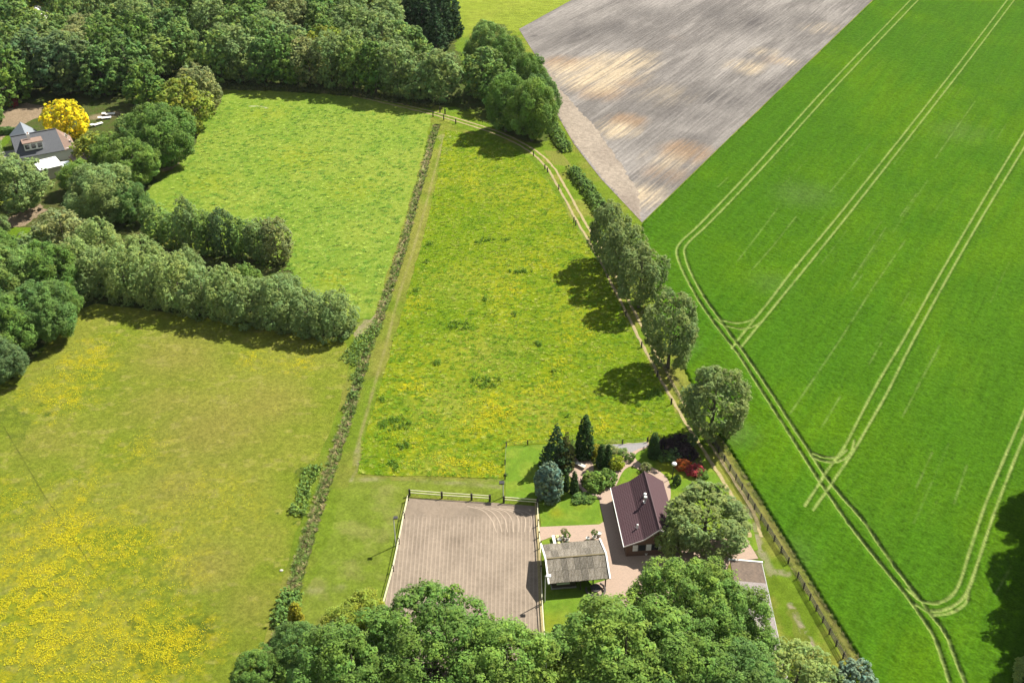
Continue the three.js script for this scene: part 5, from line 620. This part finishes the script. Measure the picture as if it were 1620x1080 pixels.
for (const [x, z, w, d, t, l] of [[-158.6, -358.41, 8, 12, 0.4, 'white roofed house deep in the wood at the upper left'], [-100.35, -376.98, 8, 7, 0.2, 'pale roofed house at the top edge of the wood']]) { const b = thing('woodland_house', l, 'house', x, 0, z, t); part('wall', box(w - 0.8, 5, d - 0.8, 0, 2.5, 0), flat([0.45, 0.42, 0.38]), b); part('roof', merge([slab([-w / 2, 4.9, d / 2], [0, 8, d / 2], [0, 8, -d / 2], [-w / 2, 4.9, -d / 2], 0.2), slab([0, 8, d / 2], [w / 2, 4.9, d / 2], [w / 2, 4.9, -d / 2], [0, 8, -d / 2], 0.2)]), flat([0.62, 0.6, 0.58], 0.5), b); }
// garden furniture and hedges by the villa
for (const [x, z, t, l] of [[-112.81, -282.54, 0.3, 'pale sun lounger right of the yellow tree'], [-112.61, -285.3, 0.2, 'pale sun lounger farther back right of the yellow tree'], [-113.65, -278.04, 0.8, 'white garden bench beside the yellow tree']]) { const g = thing('garden_lounger', l, 'lounger', x, 0, z, t, 'pale garden furniture by the yellow tree'); part('seat', box(2.6, 0.12, 1.1, 0, 0.45, 0), whitePaint, g); const bk = part('backrest', box(1.0, 0.1, 1.1, -1.7, 0.72, 0), whitePaint, g); bk.rotation.z = 0; for (const [a, b] of [[-1, -0.4], [-1, 0.4], [1, -0.4], [1, 0.4]]) part('leg', box(0.1, 0.45, 0.1, a, 0.22, b), metal, g); }
{ const box_ = crownGeo(140, { y0: 0.2, y1: 1.6, R: 1, profile: () => 0.9, lobes: 60, lobeR: 0.4, leaves: 5000, leaf: 0.13, rand: 0.8 }); for (const [x, z, sx, t, l] of [[-109.99, -208.58, 5.5, 0, 'clipped dark hedge in front of the small lawn'], [-137.1, -271.91, 4, 0.2, 'clipped hedge left of the villa']]) { const h = top('clipped_hedge', box_, LEAF.oakdark, l, 'hedge'); h.position.set(x, 0, z); h.scale.set(sx, 1, 1); h.rotation.y = t; } }
plant('bush', -142.07, -291.91, 2.2, 1.4, 'red', 'garden_shrub', 'red flowering shrub beside the villa driveway', 'shrub');

// ------------------------------------------------------------------ fences
const paleRail = new THREE.MeshStandardMaterial({ map: wear([0.5, 0.49, 0.3], [0.66, 0.65, 0.46], 64, 8, 2), roughness: 0.8 }), brownRail = new THREE.MeshStandardMaterial({ map: wear([0.04, 0.035, 0.028], [0.1, 0.085, 0.065], 64, 8, 3), roughness: 0.9 });
function fence(name, label, pts, { rails, ph = 1.3, pw = 0.14, rail, post, rw = 0.05, rh = 0.12, category = 'fence', group }) {
  const [x0, z0] = pts[0], f = thing(name, label, category, x0, 0, z0, 0, group);
  for (const [x, z] of pts) part('post', box(pw, ph + 0.2, pw, x - x0, ph / 2 - 0.1, z - z0, 0.5), post, f);
  for (let i = 0; i + 1 < pts.length; i++) for (const y of rails) part('rail', beam([pts[i][0] - x0, y, pts[i][1] - z0], [pts[i + 1][0] - x0, y, pts[i + 1][1] - z0], rw, rh), rail, f);
  return f;
}
const along = (a, b, n) => Array.from({ length: n + 1 }, (_, i) => [a[0] + (b[0] - a[0]) * i / n, a[1] + (b[1] - a[1]) * i / n]);
fence('arena_fence', 'pale railed fence with black posts along the far end of the arena', [[-16.21, -127.66], [-11.07, -127.07], [-6.37, -126.63], [-3.48, -126.34]], { rails: [0.65, 1.15], rail: paleRail, post: postMat, pw: 0.24, ph: 1.35, rw: 0.07, rh: 0.14 });
fence('arena_fence', 'short pale railed fence between the arena gate and the blue spruce corner', [[-1.29, -126.05], [3.96, -125.47]], { rails: [0.65, 1.15], rail: paleRail, post: postMat, pw: 0.24, ph: 1.35, rw: 0.07, rh: 0.14 });
fence('arena_fence', 'pale double railed fence along the left side of the arena', [...[[-16.36, -126.48], [-16.67, -122.47], [-16.96, -116.87], [-17.31, -111.32]], [-18.2, -103], [-18.7, -97], [-19.2, -90]], { rails: [0.65, 1.2], rail: paleRail, post: postMat, pw: 0.18, ph: 1.3, rw: 0.06, rh: 0.09 });
fence('arena_fence', 'pale fence along the right side of the arena beside the shed', [...[[3.95, -124.89], [4.01, -120.8], [4.1, -118.21], [4.2, -115.94], [4.23, -111.2], [4.22, -104.91]], [4.4, -99], [4.55, -92]], { rails: [0.65, 1.15], rail: paleRail, post: postMat, pw: 0.18, ph: 1.35, rw: 0.07, rh: 0.12 });
fence('paddock_rail_fence', 'dark post and rail fence along the verge beside the barn, nearest part', along([41.31, -109.95], [44.57, -93.41], 8), { rails: [0.45, 0.85, 1.2], rail: brownRail, post: postMat, ph: 1.35, pw: 0.16 });
fence('paddock_rail_fence', 'dark post and rail fence beside the wheat, from the garden to the gap', along([33.82, -140.56], [40.56, -112.84], 12), { rails: [0.45, 0.85, 1.2], rail: brownRail, post: postMat, ph: 1.35, pw: 0.16 });
const wire = flat([0.12, 0.11, 0.1], 0.6);
fence('wire_fence', 'low wire fence with dark posts between garden and meadow', [[-1.12, -131.58], [-1.14, -135.18], [-0.95, -139.73], [2.65, -140.22], [6.38, -140.39], [10.1, -140.39], [18.6, -140.39], [22.79, -140.89], [25.62, -141.4]], { rails: [0.5, 0.9], rail: wire, post: postMat, ph: 1.1, pw: 0.15, rw: 0.02, rh: 0.02 });
fence('wire_fence', 'wire fence with dark posts crossing the track bend', [[-22.05, -283.92], [-18.93, -281.63], [-15.48, -278.93]], { rails: [0.6, 1.0], rail: wire, post: postMat, ph: 1.5, pw: 0.24, rw: 0.02, rh: 0.02 });
fence('wire_fence', 'wire fence with dark posts along the meadow side of the track', [[5.56, -257.49], [8.3, -249.4], [8.88, -247.53], [11.38, -237.79], [14.25, -220.59], [14.61, -219.03], [17.38, -207.43], [20.24, -195.4], [22.66, -180.53], [24.68, -169.33], [26.63, -159.85], [28.14, -151.44]], { rails: [0.6, 1.0], rail: wire, post: postMat, ph: 1.4, pw: 0.2, rw: 0.02, rh: 0.02 });
for (const [x, z, l] of [[-20.29, -287.17, 'left dark gate post above the track bend'], [-18.79, -285.77, 'right dark gate post above the track bend']]) { const g = thing('gate_post', l, 'post', x, 0, z); part('post', box(0.3, 1.7, 0.3, 0, 0.75, 0, 0.4), postMat, g); part('cap', new THREE.ConeGeometry(0.24, 0.16, 4).translate(0, 1.68, 0), postMat, g); }

// ------------------------------------------------------------------ garden
tree('garden_spruce', 7.14, -134.7, 8.8, 2.9, 'spruce', 'tall dark spruce at the meadow corner of the garden', null, 0, 0);
tree('garden_spruce', 8.8, -134.86, 7.2, 1.9, 'spruceold', 'brownish spruce close against the tall dark one', null, 0, 2);
plant('blue_spruce', 5.79, -127.22, 7.2, 2.15, 'blue', 'blue_spruce', 'egg shaped silvery blue spruce beside the arena corner', 'conifer');
for (const [x, z, H, R, m, l] of [[11.92, -136.94, 8.4, 1.35, 'thuja', 'tallest dark thuja, behind the patio'], [14.59, -134.7, 4.6, 0.8, 'thuja', 'green thuja right of the patio, left of its pair'], [15.65, -135.02, 4.2, 0.65, 'thuja', 'green thuja right of the patio, right of its pair'], [8.65, -128.85, 3.6, 0.48, 'thuja', 'smaller slim thuja between blue spruce and patio'], [9.83, -128.25, 4.4, 0.62, 'thuja', 'taller slim thuja between blue spruce and patio'], [23.32, -136.94, 5.1, 0.95, 'thuja', 'black green thuja at the end of the gravel bed']]) plant('thuja', x, z, H, R, m, 'thuja', l, 'conifer');
for (const [x, z, H, R, m, l] of [
  [13.24, -129.75, 2.7, 2.0, 'oaklight', 'large round shrub inside the curved stone border'], [15.14, -130.82, 2.5, 1.6, 'oak', 'round shrub right of the large one in the stone border'], [16.97, -134.7, 2.2, 1.35, 'chartreuse', 'chartreuse shrub beside the garden path'], [13.72, -137.27, 2.4, 1.4, 'golden', 'yellow green shrub right of the tallest thuja'], [10.34, -138.9, 1.6, 1.5, 'oaklight', 'low green shrub on the meadow side of the patio'], [16.31, -138.24, 1.5, 1.2, 'brown', 'reddish brown shrub at the gravel bed corner'],
  [10.66, -126.78, 0.9, 1.3, 'oakdark', 'low dark shrub at the foot of the stone border, left one'], [11.95, -126.78, 0.8, 1.2, 'oak', 'low shrub at the foot of the stone border, right one'], [19.5, -136.3, 1.5, 0.8, 'oak', 'small round bush in the fork of the path'], [18.41, -138.24, 0.7, 0.9, 'grey', 'grey cushion plant at the edge of the gravel'],
  [25.86, -138.9, 2.1, 1.7, 'purple', 'dark purple shrub right of the black thuja'], [27.84, -139.56, 2.3, 1.8, 'purple', 'dark purple shrub under the track tree'], [28.91, -137.27, 2, 1.6, 'purple', 'dark purple shrub behind the red azalea'], [25.31, -136.94, 1.4, 1.4, 'oakdark', 'dark green shrub in front of the purple ones'], [26.98, -136.94, 1.5, 1.4, 'dark', 'dark low shrub left of the orange azalea'],
  [27.88, -134.23, 1.6, 1.25, 'orange', 'orange flowering azalea at the track side of the lawn'], [29.69, -133.13, 1.7, 1.4, 'red', 'pink red flowering azalea beside the orange one'], [30.68, -132.2, 1.4, 0.95, 'oak', 'round green bush right of the red azalea'], [26.46, -130.36, 1.9, 0.7, 'thuja', 'small dark conifer bush at the lawn corner near the house'], [24.18, -141.9, 0.9, 1, 'chartreuse', 'low yellow shrub behind the black thuja'], [29.82, -140.89, 1.6, 1.3, 'dark', 'dark shrub at the foot of the track tree'], [7.41, -130.51, 0.8, 0.9, 'golden', 'low golden shrub behind the blue spruce'], [-1.02, -132.51, 0.5, 0.3, 'oak', 'small weed at the corner post of the lawn'],
]) plant('bush', x, z, H, R, m, 'garden_shrub', l, 'shrub');
for (const [x, z, H, m, l] of [[8.27, -117.4, 1.75, 'oak', 'left clipped ball tree behind the shed'], [12.39, -117.94, 1.8, 'oak', 'right clipped ball tree behind the shed'], [7.81, -117.94, 2.1, 'brown', 'pale leafless looking ball tree left of the green ones']]) { const t = plant('ball', x, z, H, 0.48, m, 'ball_tree', l, 'topiary'); part('pot', new THREE.LatheGeometry([[0.01, 0], [0.22, 0], [0.3, 0.34], [0.32, 0.36], [0.26, 0.36], [0.24, 0.3]].map(([a, b]) => new THREE.Vector2(a, b)), 14).translate(0, 0.1, 0), flat([0.55, 0.52, 0.47]), t); }
{ const t = plant('bush', 21.74, -133.76, 1.6, 0.85, 'brown', 'garden_shrub', 'brownish shrub in a pale round planter beside the path', 'shrub'); part('planter', new THREE.LatheGeometry([[0.01, 0], [1.0, 0], [1.1, 0.45], [1.0, 0.45], [0.95, 0.3]].map(([a, b]) => new THREE.Vector2(a, b)), 20), flat([0.5, 0.45, 0.4]), t); }
{ // curved stone border
  const g = [], r = rng(88), p = smooth([[10.71, -131.58], [10.92, -129.75], [11.65, -128.4], [12.8, -127.51], [13.97, -127.07]], 6); for (const [x, z] of p) for (const y of [0.12, 0.34]) { const q = new THREE.DodecahedronGeometry(0.2 + 0.1 * r(), 0); q.scale(1.2, 0.7, 1); q.rotateY(r() * 6); q.translate(x + (r() - 0.5) * 0.2, y, z + (r() - 0.5) * 0.2); g.push(q); }
  tag(top('stone_border', merge(g), new THREE.MeshStandardMaterial({ map: wear([0.2, 0.13, 0.11], [0.38, 0.28, 0.24], 64, 8, 4), roughness: 1 }), 'low curved border of pinkish rubble stones', 'border'), 'low curved border of pinkish rubble stones', 'border', null, 'stuff');
}
{ const [x, z] = [10.97, -134.7]; const b = thing('garden_bench', 'pale curved stone bench on the round patio', 'bench', x, 0.12, z, -0.65); part('seat', box(2.4, 0.12, 0.65, 0, 0.45, 0), flat([0.5, 0.48, 0.42]), b); for (const k of [-0.8, 0.8]) part('leg', box(0.25, 0.4, 0.5, k, 0.2, 0), flat([0.4, 0.38, 0.34]), b); }
{ const [x, z] = [6.74, -117.27]; const b = thing('plank_bench', 'cream and yellow plank bench behind the shed', 'bench', x, 0.05, z, 0.14); part('plank', box(0.42, 0.06, 2.0, -0.42, 0.5, 0), flat([0.72, 0.72, 0.6]), b); part('plank', box(0.42, 0.06, 2.0, 0.22, 0.5, 0), flat([0.6, 0.6, 0.2]), b); part('plank', box(0.18, 0.05, 2.0, 0.75, 0.48, 0), flat([0.3, 0.3, 0.12]), b); for (const k of [-0.8, 0.8]) part('trestle', merge([box(1.5, 0.08, 0.1, 0.1, 0.42, k), box(0.1, 0.42, 0.1, -0.5, 0.21, k), box(0.1, 0.42, 0.1, 0.6, 0.21, k)]), darkWood, b); }
for (const [x, z, s, l] of [[7.12, -117.27, 0.55, 'pale pot beside the plank bench'], [11.42, -117.67, 0.5, 'pale square pot left of the right ball tree'], [13.2, -118.61, 0.6, 'white pot right of the right ball tree'], [19.86, -114.64, 0.4, 'small pot at the near wall of the house']]) top('plant_pot', merge([new THREE.CylinderGeometry(s * 0.6, s * 0.42, s, 12, 1, true).translate(0, s / 2, 0), new THREE.CylinderGeometry(s * 0.52, s * 0.52, 0.03, 12).translate(0, s * 0.85, 0), new THREE.TorusGeometry(s * 0.6, 0.03, 5, 14).rotateX(Math.PI / 2).translate(0, s, 0)]), flat([0.6, 0.58, 0.54], 0.8, { side: THREE.DoubleSide }), l, 'pot').position.set(x, 0.1, z);
{ // garden lamp with a white globe shade (unlit by day)
  const [x, z] = [25.87, -131.74]; const l = thing('garden_lamp', 'white globe garden lamp on a dark pole beside the azaleas', 'lamp', x, 0, z); part('pole', tube([0, 0, 0], [0.1, 2.9, 0], 0.07, 0.05, 8), black, l); part('shade', new THREE.SphereGeometry(0.42, 16, 10).scale(1, 0.7, 1).translate(0.1, 3.1, 0), flat([0.75, 0.75, 0.74], 0.4), l); part('base', new THREE.CylinderGeometry(0.18, 0.24, 0.12, 12).translate(0, 0.06, 0), black, l); }
for (const [x, z, h, hx, hz, c, l] of [[-17.41, -116.6, 5.6, 0.3, 0, [0.03, 0.03, 0.035], 'slim arena floodlight with a dark head left of the arena'], [4.64, -105.49, 5.2, 0.45, 0.1, [0.6, 0.62, 0.62], 'arena floodlight with a pale head beside the shed'], [-1.4, -127.37, 3.1, -0.2, 0.2, [0.02, 0.02, 0.024], 'short white lamp post with a black head at the arena gate']]) {
  const t = thing('arena_floodlight', l, 'floodlight', x, 0, z), wide = h < 4 ? 0.42 : 0.22;
  part('pole', tube([0, 0, 0], [0, h, 0], 0.09, 0.065, 8), flat([0.5, 0.51, 0.5], 0.5), t); part('arm', beam([0, h - 0.05, 0], [hx, h, hz], 0.06, 0.06), metal, t); const hd = part('lamp_head', box(0.4 + wide, 0.2, 0.35 + wide * 0.7, hx, h + 0.06, hz), flat(c, 0.6), t); part('lens', box(0.3 + wide, 0.02, 0.28 + wide * 0.5, hx, h - 0.05, hz), darkGlass, hd);
}
const boulderAt = [-33.63, -111.45];
top('field_stone', new THREE.DodecahedronGeometry(0.22, 1).scale(1.3, 0.6, 1), flat([0.4, 0.37, 0.32]), 'pale boulder lying in the buttercup meadow near the ditch', 'boulder').position.set(boulderAt[0], 0.1, boulderAt[1]);

renderer.render(scene, camera);
